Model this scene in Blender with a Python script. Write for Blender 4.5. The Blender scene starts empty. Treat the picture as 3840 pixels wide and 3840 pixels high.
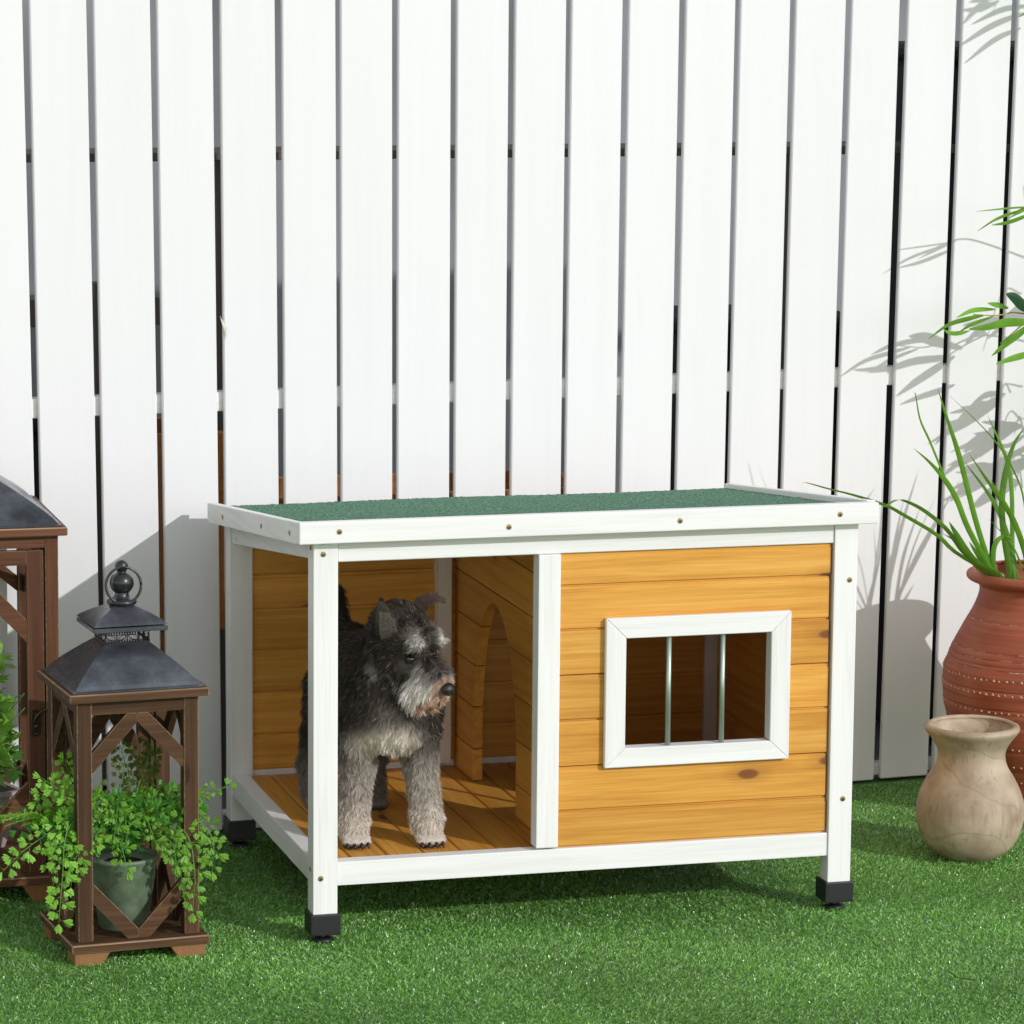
import bpy, bmesh, math, random
import numpy as np
from mathutils import Vector, Matrix
S = bpy.context.scene
C = S.collection
R = math.radians
rnd = random.Random(7)
rng = np.random.default_rng(7)

# ------------------------------------------------------------------ camera
def cam_axes(yaw, pitch, roll):
    y, p, r = R(yaw), R(pitch), R(roll)
    F = Vector((-math.sin(y)*math.cos(p), math.cos(y)*math.cos(p), math.sin(p)))
    Rt = Vector((math.cos(y), math.sin(y), 0)); U = Rt.cross(F)
    return Rt*math.cos(r)+U*math.sin(r), -Rt*math.sin(r)+U*math.cos(r), F
cd = bpy.data.cameras.new('camera'); cam = bpy.data.objects.new('camera', cd); C.objects.link(cam)
rt, up, fw = cam_axes(-15.7629, -9.0942, .521)
M = Matrix((rt, up, -fw)).transposed().to_4x4(); M.translation = Vector((-1.4476, -6.3617, 1.8004))
cam.matrix_world = M
cd.sensor_width = 36; cd.lens = 36*14654.5/3840; cd.clip_start = .1; cd.clip_end = 200
S.camera = cam

# ------------------------------------------------------------------ light
SUN_TO = Vector((.70, -1, .55)).normalized()
elev = math.asin(SUN_TO.z); azim = math.atan2(SUN_TO.x, SUN_TO.y)
W = bpy.data.worlds.new('World'); S.world = W; W.use_nodes = True
wn = W.node_tree; bg = wn.nodes['Background']
sky = wn.nodes.new('ShaderNodeTexSky'); sky.sky_type = 'NISHITA'; sky.sun_disc = False
sky.sun_elevation = elev; sky.sun_rotation = azim; sky.air_density = 2.0; sky.dust_density = 0.0; sky.ozone_density = 1.0
hs = wn.nodes.new('ShaderNodeHueSaturation'); hs.inputs['Saturation'].default_value = .12
wn.links.new(sky.outputs[0], hs.inputs['Color']); wn.links.new(hs.outputs[0], bg.inputs[0])
bg.inputs[1].default_value = .15
sl = bpy.data.lights.new('sun', 'SUN'); sl.energy = 2.05; sl.angle = R(.6); sl.color = (1, .97, .965)
sun = bpy.data.objects.new('sun', sl); C.objects.link(sun)
sun.rotation_euler = SUN_TO.to_track_quat('Z', 'Y').to_euler(); sun.location = (3, -5, 4)
S.view_settings.view_transform = 'Standard'; S.view_settings.look = 'None'
S.view_settings.exposure = 0.22; S.view_settings.gamma = 1; S.view_settings.use_curve_mapping = False

# ------------------------------------------------------------------ helpers
def tag(o, label=None, cat=None, group=None, kind=None):
    if label: o['label'] = label
    if cat: o['category'] = cat
    if group: o['group'] = group
    if kind: o['kind'] = kind
    return o
def empty(name, loc=(0,0,0), rz=0, **k):
    o = bpy.data.objects.new(name, None); C.objects.link(o); o.location = loc; o.rotation_euler = (0,0,rz)
    o.empty_display_size = .05
    return tag(o, **k)
def link(name, me, mat=None, parent=None, smooth=False, **k):
    o = bpy.data.objects.new(name, me); C.objects.link(o)
    if mat is not None and not me.materials: me.materials.append(mat)
    if parent: o.parent = parent
    if smooth: me.polygons.foreach_set('use_smooth', [True]*len(me.polygons))
    return tag(o, **k)
def mesh(name, v, f):
    me = bpy.data.meshes.new(name); me.from_pydata([tuple(p) for p in v], [], f); me.update(); return me
def fast_mesh(name, V, F, cols=None):            # numpy verts (n,3), faces (m,4 or 3)
    me = bpy.data.meshes.new(name); n, m, k = len(V), len(F), F.shape[1]
    me.vertices.add(n); me.vertices.foreach_set('co', V.astype(np.float32).ravel())
    me.loops.add(m*k); me.loops.foreach_set('vertex_index', F.astype(np.int32).ravel())
    me.polygons.add(m); me.polygons.foreach_set('loop_start', np.arange(0, m*k, k, dtype=np.int32))
    me.polygons.foreach_set('loop_total', np.full(m, k, dtype=np.int32))
    if cols is not None:
        a = me.color_attributes.new('Col', 'FLOAT_COLOR', 'POINT')
        c = np.ones((n, 4), np.float32); c[:, :3] = cols; a.data.foreach_set('color', c.ravel())
    me.update(calc_edges=True); return me
def box_bm(bm, a, b, M=None):
    x0,y0,z0 = a; x1,y1,z1 = b
    vs = [(x0,y0,z0),(x1,y0,z0),(x1,y1,z0),(x0,y1,z0),(x0,y0,z1),(x1,y0,z1),(x1,y1,z1),(x0,y1,z1)]
    vs = [bm.verts.new(M @ Vector(v) if M else v) for v in vs]
    for f in ((0,3,2,1),(4,5,6,7),(0,1,5,4),(1,2,6,5),(2,3,7,6),(3,0,4,7)): bm.faces.new([vs[i] for i in f])
def box(name, a, b, mat, parent=None, bev=.0012, M=None, seg=1, **k):
    bm = bmesh.new(); box_bm(bm, a, b, M)
    if bev: bmesh.ops.bevel(bm, geom=bm.edges[:], offset=bev, segments=seg, profile=.7, affect='EDGES', material=1 if mat.name in worn_for else -1)
    bmesh.ops.recalc_face_normals(bm, faces=bm.faces)
    me = bpy.data.meshes.new(name); bm.to_mesh(me); bm.free()
    o = link(name, me, mat, parent, **k)
    if mat.name in worn_for: me.materials.append(worn)
    return o
def prism(name, poly, d, axis, at, mat, parent=None, bev=.0, **k):
    # poly in the two other axes, extruded by d along axis from 'at'
    bm = bmesh.new()
    def P3(p, t):
        q = list(p); q.insert('xyz'.index(axis), t); return q
    n = len(poly)
    A = [bm.verts.new(P3(p, at)) for p in poly]; B = [bm.verts.new(P3(p, at+d)) for p in poly]
    bm.faces.new(A); bm.faces.new(B[::-1])
    for i in range(n): bm.faces.new((A[i], B[i], B[(i+1)%n], A[(i+1)%n]))
    bmesh.ops.recalc_face_normals(bm, faces=bm.faces)
    if bev:
        bmesh.ops.bevel(bm, geom=bm.edges[:], offset=bev, segments=1, profile=.7, affect='EDGES')
    me = bpy.data.meshes.new(name); bm.to_mesh(me); bm.free()
    return link(name, me, mat, parent, **k)
def bar(name, p, q, w, h, mat, parent=None, upv=(0,1,0), bev=.001, **k):
    # rectangular bar from p to q; w across, h along upv
    p, q = Vector(p), Vector(q); X = (q-p); L = X.length; X.normalize()
    Z = Vector(upv); Y = Z.cross(X).normalized(); Z = X.cross(Y)
    M = Matrix((X, Y, Z)).transposed().to_4x4(); M.translation = p
    return box(name, (0,-w/2,-h/2), (L,w/2,h/2), mat, parent, bev, M, **k)
def lathe(name, prof, mat, parent=None, seg=64, loc=(0,0,0), smooth=True, disp=None, **k):
    v, f = [], []
    n = len(prof)
    for i in range(seg):
        a = 2*math.pi*i/seg
        for r, z in prof: v.append((loc[0]+r*math.cos(a), loc[1]+r*math.sin(a), loc[2]+z))
    for i in range(seg):
        j = (i+1) % seg
        for t in range(n-1): f.append((i*n+t, j*n+t, j*n+t+1, i*n+t+1))
    bm = bmesh.new(); me = mesh(name, v, f); bm.from_mesh(me)
    bmesh.ops.remove_doubles(bm, verts=bm.verts, dist=1e-5)
    bmesh.ops.dissolve_degenerate(bm, dist=1e-6, edges=bm.edges)
    bmesh.ops.recalc_face_normals(bm, faces=bm.faces)
    bm.to_mesh(me); bm.free()
    return link(name, me, mat, parent, smooth=smooth, **k)
def smooth_path(pts, n):
    P = np.array(pts, float); m = len(P)
    if m == 2: return P[0] + (P[1]-P[0])*np.linspace(0,1,n)[:,None]
    out = []
    for t in np.linspace(0, m-1, n):
        i = min(int(t), m-2); u = t-i
        p0 = P[i-1] if i > 0 else 2*P[0]-P[1]; p1 = P[i]; p2 = P[i+1]; p3 = P[i+2] if i+2 < m else 2*P[-1]-P[-2]
        out.append(.5*((2*p1)+(-p0+p2)*u+(2*p0-5*p1+4*p2-p3)*u*u+(-p0+3*p1-3*p2+p3)*u**3))
    return np.array(out)
def tube_vf(path, rad, sides=6, v0=0):
    P = np.array(path, float); n = len(P); V = []; F = []
    T = np.gradient(P, axis=0); T /= np.linalg.norm(T, axis=1)[:,None]+1e-9
    ref = np.array([0,0,1.]) if abs(T[0][2]) < .9 else np.array([1.,0,0])
    U = np.cross(T[0], ref); U /= np.linalg.norm(U)
    for i in range(n):
        U = U - T[i]*np.dot(U, T[i]); U /= np.linalg.norm(U)+1e-9; B = np.cross(T[i], U)
        r = rad[i] if hasattr(rad, '__len__') else rad
        for s in range(sides):
            a = 2*math.pi*s/sides; V.append(P[i]+r*(math.cos(a)*U+math.sin(a)*B))
    for i in range(n-1):
        for s in range(sides):
            t = (s+1) % sides; F.append((v0+i*sides+s, v0+i*sides+t, v0+(i+1)*sides+t, v0+(i+1)*sides+s))
    F.append(tuple(v0+s for s in range(sides))[::-1]); F.append(tuple(v0+(n-1)*sides+s for s in range(sides)))
    return V, F
def tube(name, path, rad, mat, parent=None, sides=8, **k):
    V, F = tube_vf(path, rad, sides); return link(name, mesh(name, V, F), mat, parent, smooth=True, **k)

# ------------------------------------------------------------------ materials
class NT:
    def __init__(s, name):
        s.m = bpy.data.materials.new(name); s.m.use_nodes = True; s.t = s.m.node_tree; s.n = s.t.nodes
        s.b = s.n['Principled BSDF']
    def add(s, typ, **k):
        o = s.n.new(typ)
        for a, b in k.items():
            if a.startswith('i_'):
                key = a[2:]; key = int(key) if key.isdigit() else key.replace('_', ' ')
                o.inputs[key].default_value = b
            else: setattr(o, a, b)
        return o
    def l(s, a, b): s.t.links.new(a, b)
    def ramp(s, fac, stops):
        r = s.n.new('ShaderNodeValToRGB'); e = r.color_ramp.elements
        while len(e) < len(stops): e.new(.5)
        for x, (p, c) in zip(e, stops): x.position = p; x.color = (*c, 1) if len(c) == 3 else c
        s.l(fac, r.inputs[0]); return r.outputs[0]
    def mix(s, fac, a, b, mode='MIX'):
        x = s.n.new('ShaderNodeMix'); x.data_type = 'RGBA'; x.blend_type = mode
        for sock, v in ((x.inputs[0], fac), (x.inputs[6], a), (x.inputs[7], b)):
            if isinstance(v, bpy.types.NodeSocket): s.l(v, sock)
            elif isinstance(v, (int, float)): sock.default_value = v
            else: sock.default_value = (*v, 1)
        return x.outputs[2]
    def math(s, op, a, b=0.0, c=None):
        x = s.n.new('ShaderNodeMath'); x.operation = op
        for i, v in enumerate((a, b) if c is None else (a, b, c)):
            if isinstance(v, bpy.types.NodeSocket): s.l(v, x.inputs[i])
            else: x.inputs[i].default_value = v
        return x.outputs[0]
    def bump(s, h, strength=.3, dist=.001):
        x = s.n.new('ShaderNodeBump'); x.inputs['Strength'].default_value = strength; x.inputs['Distance'].default_value = dist
        s.l(h, x.inputs['Height']); s.l(x.outputs[0], s.b.inputs['Normal'])

def wood(name, axis, base, dark, light, rough=.5, knots=True, knotcol=(.12,.05,.02), scale=1.0, grain=.5, bump=.25, tint=.10, knotsc=7, knotth=.055, spec=.5):
    t = NT(name); co = t.add('ShaderNodeTexCoord'); oi = t.add('ShaderNodeObjectInfo')
    off = t.add('ShaderNodeVectorMath', operation='SCALE'); cr = t.add('ShaderNodeCombineXYZ')
    t.l(oi.outputs['Random'], cr.inputs[0]); r2 = t.math('MULTIPLY', oi.outputs['Random'], 7.3); t.l(r2, cr.inputs[1]); r3 = t.math('MULTIPLY', oi.outputs['Random'], 3.1); t.l(r3, cr.inputs[2])
    t.l(cr.outputs[0], off.inputs[0]); off.inputs['Scale'].default_value = 9.0
    add = t.add('ShaderNodeVectorMath', operation='ADD'); t.l(co.outputs['Object'], add.inputs[0]); t.l(off.outputs[0], add.inputs[1])
    st = [62, 62, 62]; st['XYZ'.index(axis)] = 2.2
    mp = t.add('ShaderNodeMapping'); mp.inputs['Scale'].default_value = [q*scale for q in st]; t.l(add.outputs[0], mp.inputs[0])
    n1 = t.add('ShaderNodeTexNoise', i_Scale=1.0, i_Detail=4.0, i_Roughness=.6); n1.inputs['Distortion'].default_value = .6; t.l(mp.outputs[0], n1.inputs[0])
    st2 = [330, 330, 330]; st2['XYZ'.index(axis)] = 9
    mp2 = t.add('ShaderNodeMapping'); mp2.inputs['Scale'].default_value = st2; t.l(add.outputs[0], mp2.inputs[0])
    n2 = t.add('ShaderNodeTexNoise', i_Scale=1.0, i_Detail=2.0); t.l(mp2.outputs[0], n2.inputs[0])
    n3 = t.add('ShaderNodeTexNoise', i_Scale=2.2, i_Detail=2.0); t.l(add.outputs[0], n3.inputs[0])
    g = t.math('ADD', t.math('MULTIPLY', n1.outputs[0], .7), t.math('MULTIPLY', n2.outputs[0], .3))
    c = t.ramp(g, [(.32, dark), (.5, base), (.68, light)])
    c = t.mix(grain, base, c)
    c = t.mix(t.math('MULTIPLY', n3.outputs[0], .35), c, light)
    br = t.math('ADD', t.math('MULTIPLY', oi.outputs['Random'], tint*2), 1-tint)
    v = t.add('ShaderNodeHueSaturation'); t.l(c, v.inputs['Color']); t.l(br, v.inputs['Value']); c = v.outputs[0]
    if knots:
        kst = [knotsc]*3; kst['XYZ'.index(axis)] = knotsc*.45
        mk = t.add('ShaderNodeMapping'); mk.inputs['Scale'].default_value = kst; t.l(add.outputs[0], mk.inputs[0])
        vo = t.add('ShaderNodeTexVoronoi', i_Scale=1.0); t.l(mk.outputs[0], vo.inputs[0])
        k = t.ramp(vo.outputs['Distance'], [(0, (1,1,1)), (knotth*.75, (.9,.9,.9)), (knotth, (.25,.25,.25)), (knotth*2.2, (0,0,0))])
        c = t.mix(k, c, knotcol)
    t.l(c, t.b.inputs['Base Color']); t.b.inputs['Roughness'].default_value = rough; t.b.inputs['Specular IOR Level'].default_value = spec
    t.bump(g, bump, .0008)
    return t.m
HON = dict(spec=.3, base=(.64,.295,.046), dark=(.44,.170,.020), light=(.75,.42,.10), rough=.42, grain=.95, bump=.3, tint=.13, knotth=.10, knotsc=9.0, knotcol=(.17,.06,.02))
honey = {a: wood('honey_wood_'+a, a, **HON) for a in 'XYZ'}
WHT = dict(base=(.80,.80,.80), dark=(.60,.59,.56), light=(.87,.87,.86), rough=.5, grain=.5, bump=.5, knots=True, knotcol=(.62,.57,.50), tint=.02, knotth=.03)
white = {a: wood('white_wood_'+a, a, **WHT) for a in 'XYZ'}
fence_m = wood('fence_paint', 'Z', base=(.745,.75,.765), dark=(.70,.71,.725), light=(.77,.775,.79), rough=.45, grain=.5, bump=.15, knots=True, knotcol=(.74,.71,.65), tint=.015, scale=.5, knotsc=3.2, knotth=.04)
BRN = dict(spec=.2, base=(.060,.028,.013), dark=(.022,.011,.006), light=(.125,.065,.033), rough=.65, grain=.9, bump=.5, knotcol=(.03,.012,.008), tint=.15, knotth=.06)
brown = {a: wood('stained_wood_'+a, a, **BRN) for a in 'XYZ'}
BRR = dict(BRN, base=(.095,.038,.019), dark=(.04,.017,.009), light=(.17,.075,.040))
rbrown = {a: wood('red_stained_wood_'+a, a, **BRR) for a in 'XYZ'}
worn = wood('worn_edge_wood', 'X', base=(.16,.10,.055), dark=(.06,.03,.016), light=(.42,.29,.17), rough=.6, grain=1.0, knots=False, scale=2.5)
worn_for = {brown[a].name for a in 'XYZ'} | {rbrown[a].name for a in 'XYZ'}
footwood = wood('pale_foot_wood', 'Z', base=(.22,.10,.035), dark=(.12,.05,.02), light=(.3,.15,.06))

def plain(name, col, rough=.5, metal=0, noise=0, nscale=50, bump=0, coat=0, bdist=.001):
    t = NT(name); t.b.inputs['Base Color'].default_value = (*col, 1); t.b.inputs['Roughness'].default_value = rough; t.b.inputs['Metallic'].default_value = metal
    if coat: t.b.inputs['Coat Weight'].default_value = coat
    if noise or bump:
        co = t.add('ShaderNodeTexCoord'); n = t.add('ShaderNodeTexNoise', i_Scale=nscale, i_Detail=4.0); t.l(co.outputs['Object'], n.inputs[0])
        if noise:
            c = t.ramp(n.outputs[0], [(.3, tuple(x*(1-noise) for x in col)), (.7, tuple(min(1, x*(1+noise)) for x in col))]); t.l(c, t.b.inputs['Base Color'])
        if bump: t.bump(n.outputs[0], bump, bdist)
    return t.m
rubber = plain('black_rubber', (.012,.013,.015), .45, noise=.2, nscale=200, bump=.2)
blackmetal = plain('black_painted_metal', (.012,.013,.016), .30, .0, noise=.35, nscale=35, bump=.15, coat=.3, bdist=.002)
barm = plain('greenish_bar_metal', (.42,.50,.43), .38, .7)  # plain steel bars; their green reflection is put into the base colour
steel = plain('steel', (.45,.44,.42), .25, 1)
brass = plain('zinc_screw', (.42,.33,.17), .35, 1, noise=.3, nscale=900)
bronze = plain('dark_bronze', (.08,.06,.045), .35, .9, noise=.3, nscale=80)
leafmat_cache = {}
def leafmat(name, col, rough=.4, trans=.35, vary=.35, vcol=False, nscale=30):
    t = NT(name); co = t.add('ShaderNodeTexCoord'); n = t.add('ShaderNodeTexNoise', i_Scale=nscale, i_Detail=3.0); t.l(co.outputs['Object'], n.inputs[0])
    oi = t.add('ShaderNodeObjectInfo')
    f = t.math('ADD', t.math('MULTIPLY', n.outputs[0], .6), t.math('MULTIPLY', oi.outputs['Random'], .4))
    if vcol:
        a = t.add('ShaderNodeVertexColor'); a.layer_name = 'Col'
        c = t.mix(1.0, a.outputs[0], t.ramp(f, [(.3, (1-vary,)*3), (.7, (1+vary*.5,)*3)]), 'MULTIPLY')
    else: c = t.ramp(f, [(.25, tuple(x*(1-vary) for x in col)), (.75, tuple(x*(1+vary) for x in col))])
    t.l(c, t.b.inputs['Base Color']); t.b.inputs['Roughness'].default_value = rough
    tr = t.add('ShaderNodeBsdfTranslucent'); mx = t.add('ShaderNodeMixShader'); mx.inputs[0].default_value = trans
    t.l(c, tr.inputs[0]); t.l(t.b.outputs[0], mx.inputs[1]); t.l(tr.outputs[0], mx.inputs[2])
    t.l(mx.outputs[0], t.n['Material Output'].inputs[0]); return t.m
# ------------------------------------------------------------------ ground
t = NT('turf_backing'); co = t.add('ShaderNodeTexCoord'); n = t.add('ShaderNodeTexNoise', i_Scale=160.0, i_Detail=4.0); t.l(co.outputs['Object'], n.inputs[0])
t.l(t.ramp(n.outputs[0], [(.3, (.035,.10,.02)), (.7, (.12,.26,.06))]), t.b.inputs['Base Color']); t.b.inputs['Roughness'].default_value = .8
t.bump(n.outputs[0], .8, .004)
g = link('ground', mesh('ground', [(-30,-30,0),(30,-30,0),(30,1.0,0),(-30,1.0,0)], [(0,1,2,3)]), t.m, kind='structure')
t = NT('studio_floor_grey'); co = t.add('ShaderNodeTexCoord'); n = t.add('ShaderNodeTexNoise', i_Scale=3.0, i_Detail=5.0); t.l(co.outputs['Object'], n.inputs[0])
t.l(t.ramp(n.outputs[0], [(.3, (.08,.08,.085)), (.7, (.13,.13,.135))]), t.b.inputs['Base Color'])
link('floor', mesh('floor', [(-30,1.0,-.004),(30,1.0,-.004),(30,30,-.004),(-30,30,-.004)], [(0,1,2,3)]), t.m, kind='structure')

# artificial grass: individual blades in one sheet
def turf():
    regs = [(-1.0,2.0,-.95,.96,98000), (-1.8,2.9,-2.1,.96,20000)]
    X=[];Y=[];FAR=[]
    for i,(x0,x1,y0,y1,d) in enumerate(regs):
        n = int((x1-x0)*(y1-y0)*d); x = rng.uniform(x0,x1,n); y = rng.uniform(y0,y1,n)
        if i: k = ~((x>-1.0)&(x<2.0)&(y>-.95)); x=x[k]; y=y[k]
        X.append(x); Y.append(y)
    x = np.concatenate(X); y = np.concatenate(Y)
    # keep clear of the fence (rotated by 4.54 degrees)
    k = y < (.800 + .0794*x); x = x[k]; y = y[k]
    n = len(x)
    # large patches that lean and shade differently, and short yarn rows
    lx = np.sin(x*5.1+1.3*np.sin(y*4))*.35+rng.normal(0,1.1,n); ly = np.cos(y*6.3+x*2.1)*.35+rng.normal(0,.65,n)-.3
    h = rng.uniform(.0045,.0085,n)*(1+.15*np.sin(x*23+y*7)); w = rng.uniform(.0009,.0016,n)*.5*np.where((x>-1.0)&(x<2.0)&(y>-.95),1.08,2.3)
    th = rng.uniform(0,2*np.pi,n); dx = np.cos(th)*w; dy = np.sin(th)*w
    V = np.zeros((n,5,3)); V[:,0]=np.stack([x-dx,y-dy,np.zeros(n)],1); V[:,1]=np.stack([x+dx,y+dy,np.zeros(n)],1)
    mx = x+lx*h*.35; my = y+ly*h*.35
    V[:,2]=np.stack([mx+dx*.9,my+dy*.9,h*.6],1); V[:,3]=np.stack([mx-dx*.9,my-dy*.9,h*.6],1)
    V[:,4]=np.stack([x+lx*h*1.0,y+ly*h*1.0,h*np.clip(1-.25*np.hypot(lx,ly),.45,1)],1)
    b = np.arange(n)[:,None]*5
    F = np.concatenate([b+np.array([[0,1,2]]), b+np.array([[0,2,3]]), b+np.array([[3,2,4]])])
    base = np.array([[.20,.47,.08],[.26,.58,.11],[.36,.68,.19],[.08,.25,.035],[.66,.84,.52]])  # last, near-white tone paints sparkling highlights onto a few blades
    ci = rng.choice(5, n, p=[.31,.30,.17,.15,.07]); col = base[ci]*rng.uniform(.55,1.35,(n,1))
    patch = 1+.16*np.sin(x*7.7+np.sin(y*5)*1.7)*np.sin(y*8.3+x*2.2)
    col = np.repeat((col*patch[:,None])[:,None,:],5,1)
    return V.reshape(-1,3), F, col.reshape(-1,3)
V,F,col = turf()
t = NT('turf_blade'); a = t.add('ShaderNodeVertexColor'); a.layer_name='Col'; t.l(a.outputs[0], t.b.inputs['Base Color'])
t.b.inputs['Roughness'].default_value=.24; t.b.inputs['Specular IOR Level'].default_value=.8
tr = t.add('ShaderNodeBsdfTranslucent'); mx = t.add('ShaderNodeMixShader'); mx.inputs[0].default_value=.25
t.l(a.outputs[0], tr.inputs[0]); t.l(t.b.outputs[0], mx.inputs[1]); t.l(tr.outputs[0], mx.inputs[2]); t.l(mx.outputs[0], t.n['Material Output'].inputs[0])
link('artificial_grass', fast_mesh('artificial_grass', V, F, col), t.m, kind='stuff', label='short bright green artificial turf covering the ground in front of the white fence', cat='artificial grass')

# ------------------------------------------------------------------ fence
FA = R(4.5388)
fence = empty('fence', (0,.8207,0), FA, label='tall fence of upright white painted planks with narrow gaps', cat='fence')
gA = [-.3644,-.2444,-.124,-.0047,.116,.2348,.3471,.4649,.5817,.6991,.8158,.9344,1.0519,1.1695,1.2889,1.4067,1.5311,1.6557]
gB = [-.355,-.235,-.1149,.0066,.1263,.2412,.3556,.4734,.5913,.7067,.8254,.944,1.0598,1.1775,1.2988,1.4208,1.5423,1.6658]
pl = []
x = gA[0]
while x > -1.6: pl.append((x-.110, x)); x -= .1195
for i in range(len(gA)-1): pl.append((gB[i]+.0038, gA[i+1]))
x = gB[-1]+.0038
while x < 2.9: pl.append((x, x+.111)); x += .1215
def fan(s, z): return s+.0142*(s-.63)*(z-1.588)
for i,(a,b) in enumerate(pl):
    r = random.Random(i); z0 = .004+r.uniform(0,.004); z1 = 2.02+r.uniform(-.004,.004); d = .0013
    prism('plank', [(fan(a,z0)-d*1.5,z0),(fan(b,z0)+d*.6,z0),(fan(b,z1)-d*.3,z1),(fan(a,z1)+d*.3,z1)], .0125, 'y', .0045+r.uniform(0,.0014), fence_m, fence, .0022)
fdeep = wood('fence_rail_paint','X', base=(.74,.73,.71), dark=(.55,.50,.45), light=(.8,.8,.79), grain=.6)
for z0,z1 in ((.012,.036),(.815,.852),(1.78,1.82)):
    box('rail', (-1.9,.0195,z0), (3.1,.052,z1), fdeep, fence, .002)
# a bite where a knot has chipped out of the fifth plank
chipm = plain('raw_chipped_wood', (.60,.58,.50), .7, noise=.3, nscale=150, bump=.8)

V=[];F=[];n_=14
for i in range(n_+1):
    u=i/n_; z=1.000-.040*u; xl=.0070+.011*u**1.2; w_=.0085*math.sin(math.pi*min(1,u*.9+.08)); 
    for k in range(4): V.append((xl+w_*k/3, -.0004-(.0013 if k in (1,) else .0002)*math.sin(math.pi*u), z-.002*k))
for i in range(n_):
    for k in range(3): F.append((i*4+k,i*4+k+1,i*4+5+k,i*4+4+k))
V=[(a_,b_+.0035,c_) for a_,b_,c_ in V]
link('torn_splinter', mesh('torn_splinter',V,F), chipm, fence, smooth=True)

# ------------------------------------------------------------------ what shows through the gaps
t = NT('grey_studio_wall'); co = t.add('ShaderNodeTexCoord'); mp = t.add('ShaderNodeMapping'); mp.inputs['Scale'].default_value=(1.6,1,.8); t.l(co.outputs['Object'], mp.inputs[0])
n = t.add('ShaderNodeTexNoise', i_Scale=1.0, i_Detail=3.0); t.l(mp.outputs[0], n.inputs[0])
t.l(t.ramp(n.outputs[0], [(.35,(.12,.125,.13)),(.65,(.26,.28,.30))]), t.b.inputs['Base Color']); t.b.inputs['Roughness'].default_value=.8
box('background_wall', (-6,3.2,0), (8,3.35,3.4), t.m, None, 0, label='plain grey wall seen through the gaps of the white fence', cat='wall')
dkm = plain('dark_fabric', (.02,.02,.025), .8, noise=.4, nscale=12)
org = wood('orange_plywood','X', base=(.45,.17,.035), dark=(.25,.08,.015), light=(.6,.27,.07))
def crate(name, x, y, w, d, z0, h, m, label, cat, group=None):
    r = empty(name, (x,y,0), 0, label=label, cat=cat, group=group)
    T = .018
    box('side_panel', (-w/2,-d/2,z0), (-w/2+T,d/2,z0+h), m, r, .002); box('side_panel', (w/2-T,-d/2,z0), (w/2,d/2,z0+h), m, r, .002)
    box('front_panel', (-w/2+T,-d/2,z0), (w/2-T,-d/2+T,z0+h), m, r, .002); box('back_panel', (-w/2+T,d/2-T,z0), (w/2-T,d/2,z0+h), m, r, .002)
    if z0 > .05:
        for sx in (-1,1):
            for sy in (-1,1): box('leg', (sx*(w/2-.03)-.015,sy*(d/2-.03)-.015,0), (sx*(w/2-.03)+.015,sy*(d/2-.03)+.015,z0), m, r, .002)
    return r
crate('wooden_box', -.02, 1.35, .24, .25, .32, .40, org, 'orange plywood box on legs behind the left end of the fence', 'box')
crate('wooden_box', .55, 1.9, .95, .3, .33, .17, org, 'long low orange wooden box standing behind the fence above the kennel roof', 'box')
def bin_(x,y,w,h,lab):
    r = empty('storage_bin',(x,y,0),0,label=lab,cat='bin')
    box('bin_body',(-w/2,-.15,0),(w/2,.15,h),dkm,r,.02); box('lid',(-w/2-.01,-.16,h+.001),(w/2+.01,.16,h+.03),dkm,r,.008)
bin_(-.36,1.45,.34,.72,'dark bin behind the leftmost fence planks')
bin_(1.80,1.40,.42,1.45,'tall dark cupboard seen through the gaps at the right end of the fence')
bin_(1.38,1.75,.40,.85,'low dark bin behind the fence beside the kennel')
rack = empty('storage_rack',(0,1.28,0),0,label='dark brown timber rack with two long shelves close behind the fence',cat='rack')
rackm = wood('dark_rack_wood','Z', base=(.12,.10,.085), dark=(.06,.05,.04), light=(.18,.155,.13))
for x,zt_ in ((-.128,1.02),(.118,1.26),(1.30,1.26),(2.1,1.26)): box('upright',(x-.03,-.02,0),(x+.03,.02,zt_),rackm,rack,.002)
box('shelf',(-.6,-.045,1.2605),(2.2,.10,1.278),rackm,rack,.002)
box('shelf',(-.6,.021,.93),(.08,.12,.985),rackm,rack,.002)

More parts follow.
